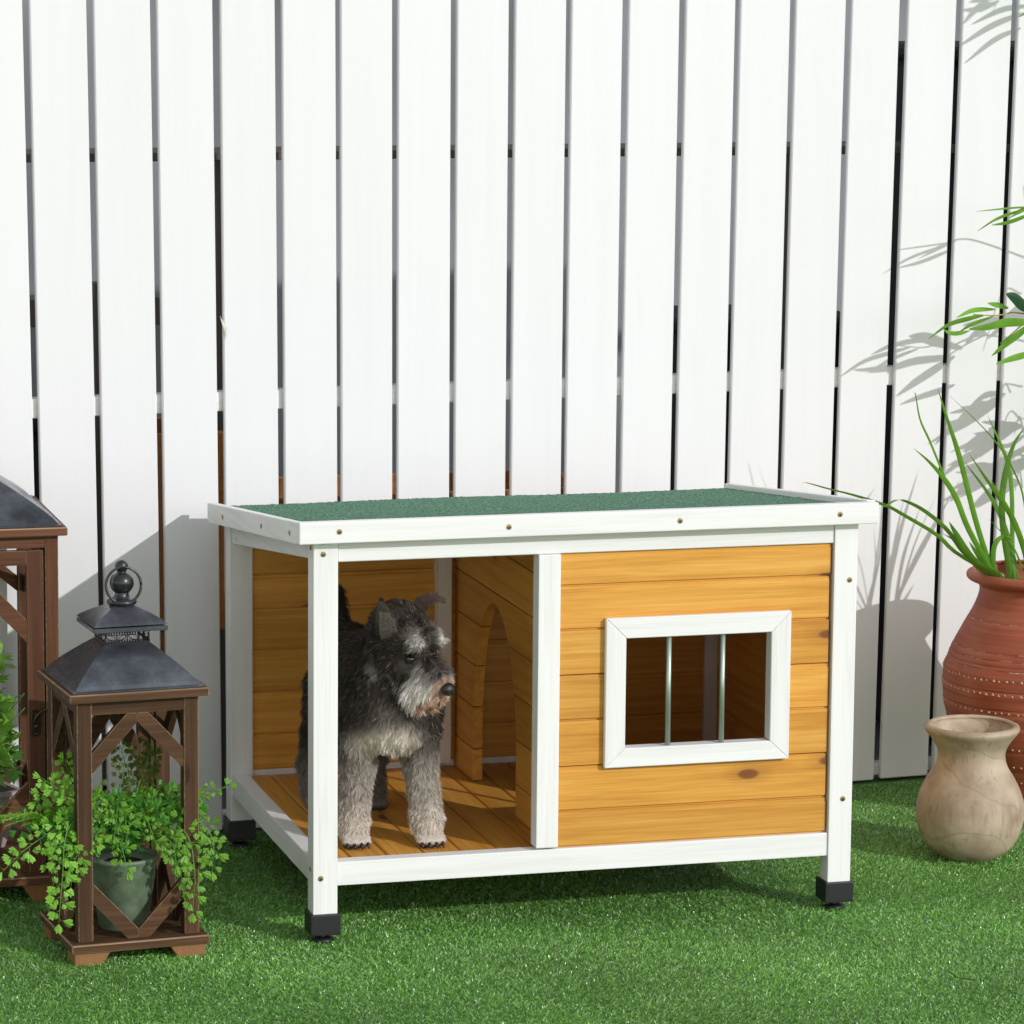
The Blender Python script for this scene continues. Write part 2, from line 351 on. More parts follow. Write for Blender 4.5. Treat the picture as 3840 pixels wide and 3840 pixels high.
# ------------------------------------------------------------------ kennel
kn = empty('dog_kennel', (0,0,0), 0, label='wooden dog kennel with white frame, honey boards, open porch and green felt roof', cat='dog kennel')
W_, D_, p_ = .9811, .7444, .0429
def rz(y): return .7401-.110*(y+.0243)       # top of fascia
def ubot(y): return rz(y)-.0305              # underside of the roof board
def post(x, y):
    x1, y1 = x+p_, y+p_
    bm = bmesh.new(); zt0, zt1 = ubot(y)-.001, ubot(y1)-.001
    vs = [(x,y,.045),(x1,y,.045),(x1,y1,.045),(x,y1,.045),(x,y,zt0),(x1,y,zt0),(x1,y1,zt1),(x,y1,zt1)]
    vs = [bm.verts.new(v) for v in vs]
    for f in ((0,3,2,1),(4,5,6,7),(0,1,5,4),(1,2,6,5),(2,3,7,6),(3,0,4,7)): bm.faces.new([vs[i] for i in f])
    bmesh.ops.bevel(bm, geom=bm.edges[:], offset=.002, segments=2, profile=.7, affect='EDGES')
    me = bpy.data.meshes.new('post'); bm.to_mesh(me); bm.free()
    o = link('post', me, white['Z'], kn)
    # rubber shoe with a screw-in levelling foot
    box('rubber_foot', (x-.005,y-.005,.0165), (x1+.005,y1+.005,.054), rubber, o, .0025, seg=2)
    cx, cy = x+p_/2, y+p_/2
    lathe('levelling_stem', [(0,.004),(.0045,.004),(.0045,.018),(0,.018)], steel, o, 16, (cx,cy,0))
    lathe('levelling_foot', [(0,.0),(.017,.0),(.0195,.002),(.0195,.006),(.008,.0095),(.0,.0095)], rubber, o, 32, (cx,cy,0))
    return o
pFL = post(0,0); pFR = post(W_-p_,0); pBL = post(0,D_-p_); pBR = post(W_-p_,D_-p_)
def screw(p, par, ny=1, nx=0):
    me = bpy.data.meshes.get('screw_mesh')
    if not me:
        bm = bmesh.new()
        prof = [(0,.0016),(.0045,.0012),(.0050,.0),(.0040,-.001)]
        n=14; rings=[[bm.verts.new((r*math.cos(2*math.pi*i/n), -z, r*math.sin(2*math.pi*i/n))) for i in range(n)] for r,z in prof[1:]]
        c = bm.verts.new((0,-prof[0][1],0))
        for i in range(n): bm.faces.new((c,rings[0][i],rings[0][(i+1)%n]))
        for a,b in zip(rings,rings[1:]):
            for i in range(n): bm.faces.new((a[i],b[i],b[(i+1)%n],a[(i+1)%n]))
        me = bpy.data.meshes.new('screw_mesh'); bm.to_mesh(me); bm.free(); me.materials.append(brass); me.materials.append(rubber)
        bm = bmesh.new(); bm.from_mesh(me); k=len(bm.faces)
        box_bm(bm,(-.0028,-.0019,-.0005),(.0028,-.0013,.0005)); box_bm(bm,(-.0005,-.00192,-.0028),(.0005,-.00132,.0028))
        for i,f in enumerate(bm.faces):
            if i>=k: f.material_index=1
        bm.to_mesh(me); bm.free()
    o = bpy.data.objects.new('screw', me); C.objects.link(o); o.parent = par; o.location = p
    o.rotation_euler = (0, rnd.uniform(0,1.5), R(-90) if nx else 0) if not nx else (0,0,R(-90))
    return o
# rails
q = .0035
rfb = box('bottom_rail', (p_+.0004,q,.1018), (W_-p_-.0004,.032,.1435), white['X'], kn, .002, seg=2)
box('bottom_rail', (p_+.0004,D_-.032,.1018), (W_-p_-.0004,D_-q,.1475), white['X'], kn, .002)
box('bottom_rail', (q,p_+.0004,.1018), (.0335,D_-p_-.0004,.1435), white['Y'], kn, .0025, seg=2)
box('bottom_rail', (W_-.0335,p_+.0004,.1018), (W_-q,D_-p_-.0004,.1435), white['Y'], kn, .0025)
box('top_rail', (p_+.0004,q,.666), (W_-p_-.0004,.026,ubot(q)-.0045), white['X'], kn, .0015)
box('top_rail', (p_+.0004,D_-.03,.585), (W_-p_-.0004,D_-q,ubot(D_-q)-.004), white['X'], kn, .0015)
def side_rail(x0, x1):
    ya, yb = p_+.0004, D_-p_-.0004
    prism('top_rail', [(ya,.668-.126*(ya-.0355)),(yb,.668-.126*(yb-.0355)),(yb,ubot(yb)-.002),(ya,ubot(ya)-.002)], x1-x0, 'x', x0, white['Y'], kn, .0015)
side_rail(q,.026); side_rail(W_-.026,W_-q)
# divider post and the white strip posts inside at the back
box('divider_post', (.397,-.0015,.1475), (.4365,.0345,ubot(.035)-.003 if 0 else .6655), white['Z'], kn, .002, seg=2)
box('back_strip', (.398,D_-.062,.1479), (.424,D_-.0345,.584), white['Z'], kn, .001)
# roof: board, felt, fascia
def slab(name, x0, x1, y0, y1, d0, d1, m, par, bev=.0, **k):
    bm = bmesh.new(); vs=[]
    for d in (d0,d1):
        for (x,y) in ((x0,y0),(x1,y0),(x1,y1),(x0,y1)): vs.append(bm.verts.new((x,y,rz(y)+d)))
    for f in ((0,3,2,1),(4,5,6,7),(0,1,5,4),(1,2,6,5),(2,3,7,6),(3,0,4,7)): bm.faces.new([vs[i] for i in f])
    if bev: bmesh.ops.bevel(bm, geom=bm.edges[:], offset=bev, segments=2, profile=.7, affect='EDGES')
    me = bpy.data.meshes.new(name); bm.to_mesh(me); bm.free(); return link(name, me, m, par, **k)
t = NT('green_mineral_felt'); co = t.add('ShaderNodeTexCoord')
n = t.add('ShaderNodeTexNoise', i_Scale=240.0, i_Detail=3.0); n2 = t.add('ShaderNodeTexNoise', i_Scale=9.0, i_Detail=2.0); vo = t.add('ShaderNodeTexVoronoi', i_Scale=420.0)
for z in (n,n2,vo): t.l(co.outputs['Object'], z.inputs[0])
c = t.ramp(n.outputs[0], [(.33,(.012,.05,.028)),(.5,(.065,.20,.115)),(.66,(.18,.37,.24))])
c = t.mix(t.math('MULTIPLY',n2.outputs[0],.4), c, (.05,.15,.10))
t.l(c, t.b.inputs['Base Color']); t.b.inputs['Roughness'].default_value=.75; t.bump(n.outputs[0], 1.0, .003)
rx0, rx1, ry0, ry1 = -.0301, 1.0099, -.0243, .765
rb = slab('roof_board', rx0+.016, rx1-.016, ry0+.019, ry1-.001, -.030, -.012, white['X'], kn)
fm = bmesh.new(); nx, ny = 260, 190
gx = np.linspace(rx0+.0165, rx1-.0165, nx); gy = np.linspace(ry0+.0192, ry1, ny)
GX, GY = np.meshgrid(gx, gy); GZ = .7401-.110*(GY+.0243)-.0065+rng.normal(0,.0006,GX.shape)+.0012*np.sin(GX*9+1)*np.sin(GY*7)
Vt = np.stack([GX,GY,GZ],-1).reshape(-1,3); Vb = Vt.copy()[:nx]; 
I = np.arange(nx*ny).reshape(ny,nx)
F = np.stack([I[:-1,:-1],I[:-1,1:],I[1:,1:],I[1:,:-1]],-1).reshape(-1,4)
# back edge skirt so the felt has its thickness
back = I[-1]; Vs = Vt[back].copy(); Vs[:,2] -= .006; k0=len(Vt); J=np.arange(nx)+k0
F = np.concatenate([F, np.stack([back[:-1],back[1:],J[1:],J[:-1]],-1)])
link('roof_felt', fast_mesh('roof_felt', np.concatenate([Vt,Vs]), F), t.m, kn, smooth=False)
ff = box('fascia', (rx0,ry0,rz(ry0)-.0375), (rx1,ry0+.0185,rz(ry0)), white['X'], kn, .003, seg=3)
for sx in (0,1):
    xa = rx0 if not sx else rx1-.016
    slab('fascia', xa, xa+.016, ry0+.0188, ry1+.001, -.0375, .0035 if sx else .0, white['Y'], kn, .0022)
for x,z in ((.0393,.7230),(.3363,.7205),(.6435,.7205),(.9377,.7215)): screw((x,ry0,z), ff)
screw((.0169,0,.681), pFL); screw((.0131,0,.1167), pFL); screw((.9671,0,.5998), pFR); screw((.9636,0,.2049), pFR)
for y in (.05,.28,.62): screw((rx0,y,rz(y)-.02), ff, nx=1)
screw((0,.02,.690), pFL, nx=1); screw((0,.020,.130), pFL, nx=1); screw((0,.722,.122), pBL, nx=1)

# board profile running along an axis: tongue lip at the top, shadow line at the bottom
def board_poly(z0, z1, t0, t1):              # (depth, z): t0 = outer face, t1 = inner face
    s = 1 if t1 > t0 else -1
    return [(t0,z0+.0034),(t0,z1-.008),(t0+s*.0014,z1-.0068),(t0+s*.0014,z1-.0012),(t0+s*.004,z1),(t1,z1),(t1,z0-.0011),(t0+s*.0050,z0-.0011),(t0+s*.0050,z0+.0026)]
zb = [.1440,.2085,.2890,.3697,.4510,.5300,.6075,.6655]
WX0, WX1, WZ0, WZ1 = .553,.8255,.314,.517
for i in range(7):
    z0, z1 = zb[i], zb[i+1]-.0012
    if i==6: z1 = .6655
    def fb(xa, xb, za=z0, zc=z1, polyf=None):
        prism('plank', polyf or board_poly(za,zc,.0085,.020), xb-xa, 'x', xa, honey['X'], kn, .0)
    xa, xb = .4372, W_-p_-.0035-rnd.uniform(0,.003)
    if z1 < WZ0 or z0 > WZ1: fb(xa, xb)
    elif z0 >= WZ0 and z1 <= WZ1: fb(xa, WX0); fb(WX1, xb)
    elif z0 < WZ0:   # lower board, notched from above
        prism('plank', [(xa,z0+.001),(xb,z0+.001),(xb,z1),(WX1,z1),(WX1,WZ0),(WX0,WZ0),(WX0,z1),(xa,z1)], .0115, 'y', .0085, honey['X'], kn)
    else:
        prism('plank', [(xa,z0+.001),(WX0,z0+.001),(WX0,WZ1),(WX1,WZ1),(WX1,z0+.001),(xb,z0+.001),(xb,z1),(xa,z1)], .0115, 'y', .0085, honey['X'], kn)
# window frame with mitred corners and two steel bars
wf = empty('tmp')
bpy.data.objects.remove(wf)
ox0,ox1,oz0,oz1 = .5190,.8590,.2840,.5495; ix0,ix1,iz0,iz1 = .5560,.8226,.3180,.5130; fy0, fy1 = -.0035, .0082
def mitre(pts, m):
    return prism('window_frame', pts, fy1-fy0, 'y', fy0, m, kn, .0014)
g_=.0002
fr = mitre([(ox0,oz1),(ix0,iz1),(ix1,iz1),(ox1,oz1)], white['X'])
mitre([(ox0,oz0),(ox1,oz0),(ix1,iz0),(ix0,iz0)], white['X'])
mitre([(ox0,oz0+g_),(ix0,iz0+g_),(ix0,iz1-g_),(ox0,oz1-g_)], white['Z'])
mitre([(ox1,oz0+g_),(ox1,oz1-g_),(ix1,iz1-g_),(ix1,iz0+g_)], white['Z'])
# inner lining of the opening
for a,b,mm in (((ix0+.0003,fy1+.0002,iz0-.010),(ix1-.0003,.026,iz0-.0006),'X'),((ix1+.0006,fy1+.0002,iz0),(ix1+.003,.026,iz1),'Z'),((ix0-.003,fy1+.0002,iz0),(ix0-.0006,.026,iz1),'Z'),((ix0,fy1+.0002,iz1+.0006),(ix1,.026,iz1+.0036),'X')):
    box('window_lining', a, b, white[mm], kn, .0004)
for x in (.6365,.7355): tube('window_bar', [(x,.006,iz0-.003),(x,.006,iz1+.003)], .0048, barm, kn, 16)

# back wall, right wall, partition, floor boards
zk = [.1478,.2170,.2977,.3791,.4581,.5228,.5845]
for a,b in ((p_+.0004,.3976),(.4244,W_-p_-.0004)):
    for i in range(6): prism('plank', board_poly(zk[i],zk[i+1]-.0012,D_-.034,D_-.022), b-a, 'x', a, honey['X'], kn)
prism('plank', [(D_-.034,.5848),(D_-.031,.5848),(D_-.031,.64),(D_-.034,.64)], W_-2*p_-.001, 'x', p_+.0005, honey['X'], kn)
zs = [.1440,.2250,.3060,.3870,.4680,.5490,.5800]
for i in range(6):
    if i<5: prism('plank', [(W_-a, z) for a,z in board_poly(zs[i],zs[i+1]-.0012,.006,.018)], D_-2*p_-.001, 'y', p_+.0005, honey['Y'], kn)
prism('plank', [(p_+.0005,.5495),(D_-p_-.0005,.5495),(D_-p_-.0005,.5808),(p_+.0005,.6655)], .012, 'x', W_-.018, honey['Y'], kn)
# partition with a pointed arch (planks cut by the opening)
AY0, AY1, APY, APZ, ASZ = .274,.570,.430,.502,.245
def arch_half(z, side):                       # y of the opening edge at height z, or None above the apex
    if z >= APZ: return None
    e = AY0 if side==0 else AY1
    if z <= ASZ: return e
    u = (z-ASZ)/(APZ-ASZ); return e+(APY-e)*(1-math.sqrt(max(0,1-u**2.0)))**.98 if u<1 else APY
PX0, PX1 = .4370,.4555
zp = [.1372,.1985,.2795,.3605,.4415,.5225,.6035]
y0p, y1p = .0352, D_-.0355
for i in range(7):
    z0 = zp[i]+.0014; z1 = (zp[i+1] if i<6 else 9)
    segs = []
    def topz(y): return min(z1-.0008 if z1<8 else 9, ubot(y)-.002)
    zc = min(z1-.0008, APZ)
    if z0 < APZ:
        N=10; zz=[z0+(zc-z0)*k/N for k in range(N+1)]
        L0=[(arch_half(z,0) if arch_half(z,0) is not None else APY, z) for z in zz]; R0=[(arch_half(z,1) if arch_half(z,1) is not None else APY, z) for z in zz]
        if z1 <= APZ:
            segs.append([(y0p,z0)]+L0+[(y0p,z1-.0008)]); segs.append([(y1p,z0),(y1p,z1-.0008)]+R0[::-1])
        else:
            segs.append([(y0p,z0)]+L0[:-1]+[(APY,APZ)]+R0[:-1][::-1]+[(y1p,z0),(y1p,topz(y1p)),(y0p,topz(y0p))])
    elif z1<8: segs.append([(y0p,z0),(y1p,z0),(y1p,min(topz(y1p),z1)),(y1p-.0,min(topz(y1p),z1)),(y0p,topz(y0p))][:3]+[(y0p,topz(y0p))])
    else: 
        ye = (ubot(0)-.004-z0)/.110; segs.append([(y0p,z0),(min(ye,y1p),z0),(y0p,topz(y0p))])
    for s in segs:
        s2=[]; 
        for p in s:
            if not s2 or (abs(p[0]-s2[-1][0])+abs(p[1]-s2[-1][1]))>1e-5: s2.append(p)
        prism('plank', s2, PX1-PX0, 'x', PX0, honey['Y'], kn)
# floor boards running front to back
fx = [.0338,.0795,.1450,.2110,.2770,.3430,.4090,.4750,.5410,.6070,.6730,.7390,.8050,.8710,.9470]
for a,b in zip(fx, fx[1:]):
    prism('plank', [(a+.0013,.122),(a+.0013,.1345),(a+.0028,.1368),(b-.0028,.1368),(b-.0013,.1345),(b-.0013,.122)], D_-.066, 'y', .0325, honey['Y'], kn)
# ------------------------------------------------------------------ lanterns
t = NT('lantern_roof_metal'); co = t.add('ShaderNodeTexCoord'); n = t.add('ShaderNodeTexNoise', i_Scale=14.0, i_Detail=5.0, i_Roughness=.65); t.l(co.outputs['Object'], n.inputs[0])
t.l(t.ramp(n.outputs[0], [(.33,(.04,.045,.054)),(.5,(.085,.094,.112)),(.66,(.15,.163,.19))]), t.b.inputs['Base Color'])
t.l(t.ramp(n.outputs[0], [(.4,(.38,.38,.38)),(.6,(.24,.24,.24))]), t.b.inputs['Roughness']); t.b.inputs['Metallic'].default_value=.6; t.bump(n.outputs[0], .15, .003)
roofm = t.m
def pyramid(name, w0, d0, w1, d1, z0, z1, bulge, m, par, n=10, lip=0):
    rows=[]
    if lip: rows.append((w0/2+lip,d0/2+lip,z0)); rows.append((w0/2+lip,d0/2+lip,z0+.002)); rows.append((w0/2+.001,d0/2+.001,z0+.0028))
    for i in range(n+1):
        u=i/n; s=u**bulge                       # width shrinks late when bulge > 1
        rows.append((w0/2+(w1-w0)/2*s, d0/2+(d1-d0)/2*s, z0+.003+(z1-z0-.003)*u))
    v=[];f=[]
    for a,b,z in rows: v += [(-a,-b,z),(a,-b,z),(a,b,z),(-a,b,z)]
    for i in range(len(rows)-1):
        for k in range(4): j=(k+1)%4; f.append((i*4+k,i*4+j,i*4+4+j,i*4+4+k))
    f.append((3,2,1,0)); L=len(v); f.append((L-4,L-3,L-2,L-1))
    return link(name, mesh(name,v,f), m, par)
def lantern(loc, rz_, w, d, zb, tb, zt, tt, pw, sw, over, door_sides, brace_h, lab, M, foot, roofspec, scale=1.0, cut=True):
    r = empty('lantern', loc, rz_, label=lab, cat='lantern', group='wooden lanterns with black metal roofs')
    hw, hd = w/2, d/2; X, Y, Z = M['X'], M['Y'], M['Z']
    box('base_plate', (-hw,-hd,zb), (hw,hd,zb+tb), X, r, .0025)
    fw_, fl_, = foot
    for sx in (-1,1):
        for sy in (-1,1):
            o = prism('foot', [(sx*(hw-.006),.0005),(sx*(hw-.006),zb-.0003),(sx*(hw-.006-fw_),zb-.0003),(sx*(hw-.006-fw_*.9),zb*.55),(sx*(hw-.006-fw_*.75),.0005)], fl_, 'y', (-hd+.006 if sy<0 else hd-.006-fl_), footwood, r, .0008)
    box('top_plate', (-hw,-hd,zt), (hw,hd,zt+tt), X, r, .002)
    px, py = hw-over, hd-over
    for sx in (-1,1):
        for sy in (-1,1):
            x0 = -px if sx<0 else px-pw; y0 = -py if sy<0 else py-pw
            box('post', (x0,y0,zb+tb+.0003), (x0+pw,y0+pw,zt-.0003), Z, r, .0015)
    zi0, zi1 = zb+tb+.0003, zt-.0003
    def side(tr, half, door):                  # tr maps (u, depth, z) of this side to local coordinates
        inn = half-pw-.0004; T = pw*.8; d0 = pw*.1
        def sbar(p, q, wd, th, nm, m, dd=d0, clip=None):
            # bar lying in the side plane from p to q (u,z)
            (u0,z0),(u1,z1) = p, q; L=math.hypot(u1-u0,z1-z0); nx_,nz_ = -(z1-z0)/L*wd/2, (u1-u0)/L*wd/2
            poly=[(u0+nx_,z0+nz_),(u1+nx_,z1+nz_),(u1-nx_,z1-nz_),(u0-nx_,z0-nz_)]
            if clip:
                a,b,c,e = clip
                def cl(P, ax, lim, sg):
                    out=[]
                    for i in range(len(P)):
                        A,B=P[i],P[(i+1)%len(P)]; ia=(A[ax]-lim)*sg>=0; ib=(B[ax]-lim)*sg>=0
                        if ia: out.append(A)
                        if ia!=ib:
                            tt_=(lim-A[ax])/(B[ax]-A[ax]); out.append((A[0]+(B[0]-A[0])*tt_,A[1]+(B[1]-A[1])*tt_))
                    return out
                for ax,lim,sg in ((0,a,1),(0,b,-1),(1,c,1),(1,e,-1)): poly=cl(poly,ax,lim,sg)
            bm=bmesh.new(); A=[bm.verts.new(tr(u,dd,z)) for u,z in poly]; B=[bm.verts.new(tr(u,dd+th,z)) for u,z in poly]
            bm.faces.new(A); bm.faces.new(B[::-1])
            for i in range(len(poly)): bm.faces.new((A[i],B[i],B[(i+1)%len(poly)],A[(i+1)%len(poly)]))
            bmesh.ops.recalc_face_normals(bm, faces=bm.faces)
            bmesh.ops.bevel(bm, geom=bm.edges[:], offset=.0008, segments=1, profile=.7, affect='EDGES', material=1)
            me=bpy.data.meshes.new(nm); bm.to_mesh(me); bm.free(); o=link(nm, me, m, r); me.materials.append(worn); return o
        rail_h = pw*.95
        u_ax = 'X' if abs(tr(1,0,0)[0]-tr(0,0,0)[0])>.5 else 'Y'
        H = M[u_ax]; a0, a1 = -inn, inn; b0, b1 = zi0, zi1-rail_h-.0003
        sbar((-inn,zi1-rail_h/2),(inn,zi1-rail_h/2),rail_h,T*.75,'rail',H)
        if door:
            g=.003
            for s_ in (-1,1): sbar((s_*(inn-.004),b0),(s_*(inn-.004),b1),.0078,.003,'door_stop',Z,dd=T*.7+.002)  # strips added behind the stile gaps so the bright slots read dark
            for s_ in (-1,1): sbar((s_*(inn-g-sw/2),b0+.006),(s_*(inn-g-sw/2),b1-.004),sw,T*.7,'door_stile',Z,dd=.0005)
            a1=inn-g-sw-.0004; a0=-a1
            sbar((a0,b1-.004-sw*.45),(a1,b1-.004-sw*.45),sw*.9,T*.7,'door_rail',H,dd=.001); sbar((a0,b0+.006+sw*.45),(a1,b0+.006+sw*.45),sw*.9,T*.7,'door_rail',H,dd=.001)
            b1 = b1-.004-sw*.9-.0004; b0 = b0+.006+sw*.9+.0004
        bw = sw*.95 if door else pw*.95
        for s_ in (-1,1):
            lim=(min(0,s_*9),max(0,s_*9)); cl_=(max(a0,lim[0]+.0004),min(a1,lim[1]-.0004),b0,b1)
            sbar((0,b1+bw*.1),(s_*(a1+bw*.3),b1-brace_h-bw*.1),bw,T*.55,'brace',H,clip=cl_)
            sbar((0,b0-bw*.1),(s_*(a1+bw*.3),b0+brace_h+bw*.1),bw,T*.55,'brace',H,clip=cl_)
    side(lambda u,dd,z:(u,-py+dd,z), px, 'front' in door_sides)
    side(lambda u,dd,z:(-u,py-dd,z), px, 'back' in door_sides)
    side(lambda u,dd,z:(-px+dd,-u,z), py, 'left' in door_sides)
    side(lambda u,dd,z:(px-dd,u,z), py, 'right' in door_sides)
    z = zt+tt
    s1,zr1,neckw,zn,capw,zc0,zc1,zcap = roofspec
    pyramid('roof', w-s1, d-s1, neckw, neckw*.92, z+.0005, zr1, 1.22, roofm, r, lip=.006)
    # pierced neck: open frame, swags and a beaded rail
    nw, nd = neckw*.98/2, neckw*.92*.98/2; nb=[]
    nk = box('neck_frame', (-nw,-nd,zr1-.001), (nw,nd,zr1+.004), blackmetal, r, .0008)
    box('neck_top', (-nw,-nd,zn-.003), (nw,nd,zn), blackmetal, nk, .0008)
    V=[];F=[]
    def addtube(path, rad, sides=5):
        v,f=tube_vf(path,rad,sides,len(V)); V.extend(v); F.extend(f)
    for sx in (-1,1):
        for sy in (-1,1): addtube([(sx*nw*.96,sy*nd*.96,zr1),(sx*nw*.96,sy*nd*.96,zn)], .0013)
    zm=zr1+(zn-zr1)*.72
    for face in range(4):
        def mp_(u,zz,face=face):
            return [(u*nw,-nd*.97,zz),(nw*.97,u*nd,zz),(-u*nw,nd*.97,zz),(-nw*.97,-u*nd,zz)][face]
        for k in range(2):
            c0=-.5+k
            addtube([mp_(c0+.44*math.cos(a_), zm-.0025-(zn-zr1)*.38*math.sin(a_)) for a_ in np.linspace(0,math.pi,9)], .0009)
        addtube([mp_(-.95,zm-.002),mp_(.95,zm-.002)], .0006)
        addtube([mp_(0,zr1+.004),mp_(0,zn-.002)], .0012)
        for k in range(17): addtube([mp_(-.94+k*.1175,zr1+.001),mp_(-.94+k*.1175,zr1+.0062)], .0014, 4)
    link('neck_filigree', mesh('neck_filigree',V,F), blackmetal, nk)
    pyramid('cap', capw, capw*.95, .026*scale, .024*scale, zc0, zcap, 1.25, roofm, r, lip=0)
    box('cap_edge', (-capw/2,-capw*.475,zc0-.0075*scale), (capw/2,capw*.475,zc0+.0005), roofm, r, .001)
    k=scale; f0=zcap-.001
    lathe('finial', [(0,f0),(.0245*k,f0),(.0255*k,f0+.003*k),(.0245*k,f0+.007*k),(.016*k,f0+.009*k),(.0115*k,f0+.015*k),(.012*k,f0+.019*k)]+
          [(.0205*k*math.sin(a_),f0+.0355*k-.0200*k*math.cos(a_)) for a_ in np.linspace(.62,2.75,16)]+
          [(.0112*k*math.sin(a_),f0+.0640*k-.0112*k*math.cos(a_)) for a_ in np.linspace(.75,math.pi,12)], blackmetal, r, 40)
    zc=f0+.033*k; rr=.0305*k
    tube('ring', [(rr*math.cos(a_),-.012*k+.004*math.sin(a_)-.010*k*math.cos(a_)*0,zc+rr*math.sin(a_)) for a_ in np.linspace(0,2*math.pi,49)], .0023*k, blackmetal, r, 10)
    return r
# roofspec: inset, roof top z, neck width, neck top z, cap width, cap base z, -, cap top z
small = lantern((-.3145,.078,0), R(4.5), .24, .236, .0235, .0155, .4525, .0145, .0255, .026, .015, ('back',), .088,
    'smaller brown wooden lantern with black roof and ring, a fern in a green pot inside', brown, (.062,.05), (.026,.5335,.080,.5570,.128,.5655,0,.5975))
big = lantern((-.5410,.575,0), 0, .372, .372, .0332, .0155, .6634, .0153, .0235, .029, .015, ('front',), .125,
    'large brown lantern cut off at the left edge with a hook latch on its door', rbrown, (.08,.06), (.028,.770,.090,.805,.13,.815,0,.855), scale=1.4)
# raised inner floor of the large lantern
box('floor_board', (-.165,-.165,.0492), (.165,.165,.066), rbrown['X'], big, .002)
# bronze hook latch on the door stile of the large lantern
lx = .186-.015-.0235-.004-.0155; ly = -.186+.015-.0005
lp = []
bm = bmesh.new()
N=20
def stad(s, y): return [(lx+s*.0085*math.cos(a_), y, .326+s*.0085*math.sin(a_)+(.0155 if math.sin(a_)>=0 else -.0155)) for a_ in np.linspace(0,2*math.pi,N,endpoint=False)]
A=[bm.verts.new(v) for v in stad(1,ly-.0002)]; B=[bm.verts.new(v) for v in stad(.86,ly-.003)]
bm.faces.new(B); 
for i in range(N): bm.faces.new((A[i],A[(i+1)%N],B[(i+1)%N],B[i]))
bmesh.ops.recalc_face_normals(bm, faces=bm.faces)
me=bpy.data.meshes.new('latch_plate'); bm.to_mesh(me); bm.free(); lpo=link('latch_plate', me, bronze, big)
tube('hook', smooth_path([(lx,ly-.006,.322),(lx-.003,ly-.010,.331),(lx+.001,ly-.012,.342),(lx+.012,ly-.012,.350),(lx+.026,ly-.008,.352)],16), .0022, bronze, lpo)
lathe('pivot', [(0,0),(.0048,0),(.0045,.004),(.003,.0075),(0,.0085)], bronze, lpo, 16, (lx,ly-.006,.318))
for dz in (-.0175,.0165): lathe('latch_screw', [(0,.0012),(.0035,.0006),(.0038,-.0008)], bronze, lpo, 12, (lx,ly-.004,.326+dz))

# ------------------------------------------------------------------ pots
def potprof(outer, th, zin):                 # outer profile bottom->rim, then inner wall down to zin
    inner=[(max(r-th,.001),z) for r,z in outer if z>=zin][::-1]
    return [(0,outer[0][1])]+outer+[(outer[-1][0]-th*.5,outer[-1][1]+th*.25)]+inner+[(0,zin)]
t = NT('sage_green_glaze'); t.b.inputs['Base Color'].default_value=(.21,.29,.22,1); t.b.inputs['Roughness'].default_value=.55
co=t.add('ShaderNodeTexCoord'); n=t.add('ShaderNodeTexNoise', i_Scale=40.0,i_Detail=4.0); t.l(co.outputs['Object'],n.inputs[0]); t.l(t.ramp(n.outputs[0],[(.3,(.11,.165,.10)),(.7,(.20,.27,.18))]),t.b.inputs['Base Color'])
gp = empty('plant_pot', (-.318,.062,.0392), 0, label='tapered sage green plant pot standing inside the smaller lantern', cat='plant pot')
lathe('pot_body', potprof([(.0405,0),(.0425,.002),(.058,.117),(.0600,.1185),(.0605,.1235),(.0590,.1250)], .003, .105), t.m, gp, 64)
soil = plain('potting_soil', (.016,.011,.008), .95, noise=.6, nscale=90, bump=1, bdist=.004)
lathe('soil', [(0,.112),(.030,.113),(.0545,.110)], soil, gp, 32)
mauve = plain('mauve_grey_plastic', (.36,.29,.28), .6, noise=.12, nscale=30)
mp_ = empty('planter', (-.520,.585,.0662), R(20), label='tapered mauve grey planter standing inside the large lantern', cat='planter')
def taper(name, w0, w1, h, th, m, par):
    v=[];f=[]
    for (a,z) in ((w0,0),(w1,h),(w1+.004,h),(w1+.004,h+.008),(w1-th,h+.008),(w1-th-.005,h-.03)):
        v += [(-a,-a,z),(a,-a,z),(a,a,z),(-a,a,z)]
    for i in range(5):
        for k in range(4): j=(k+1)%4; f.append((i*4+k,i*4+j,i*4+4+j,i*4+4+k))
    f.append((3,2,1,0)); f.append((20,21,22,23)); return link(name, mesh(name,v,f), m, par)
taper('pot_body', .055, .080, .100, .006, mauve, mp_)
link('soil', mesh('soil',[(-.072,-.072,.085),(.072,-.072,.085),(.072,.072,.085),(-.072,.072,.085)],[(0,1,2,3)]), soil, mp_)

# terracotta pot
t = NT('terracotta'); co=t.add('ShaderNodeTexCoord'); sp=t.add('ShaderNodeSeparateXYZ'); t.l(co.outputs['Object'],sp.inputs[0])
n=t.add('ShaderNodeTexNoise', i_Scale=9.0,i_Detail=5.0); n2=t.add('ShaderNodeTexNoise', i_Scale=1.0,i_Detail=3.0)
mpn=t.add('ShaderNodeMapping'); mpn.inputs['Scale'].default_value=(5,5,160); t.l(co.outputs['Object'],mpn.inputs[0]); t.l(mpn.outputs[0],n2.inputs[0]); t.l(co.outputs['Object'],n.inputs[0])
g=t.math('ADD',t.math('MULTIPLY',n.outputs[0],.6),t.math('MULTIPLY',n2.outputs[0],.4))
c=t.ramp(g,[(.3,(.17,.036,.016)),(.5,(.30,.072,.034)),(.7,(.40,.14,.082))])
lv=t.math('LESS_THAN',sp.outputs[2],.05); c=t.mix(lv,c,(.62,.42,.37))
t.l(c,t.b.inputs['Base Color']); t.b.inputs['Roughness'].default_value=.62; t.bump(g,.5,.003)
terra=t.m
tp = empty('terracotta_pot', (1.587,.62,0), 0, label='large round terracotta pot with incised bands, holding long strap leaves at the right edge', cat='pot')
ZS=.966
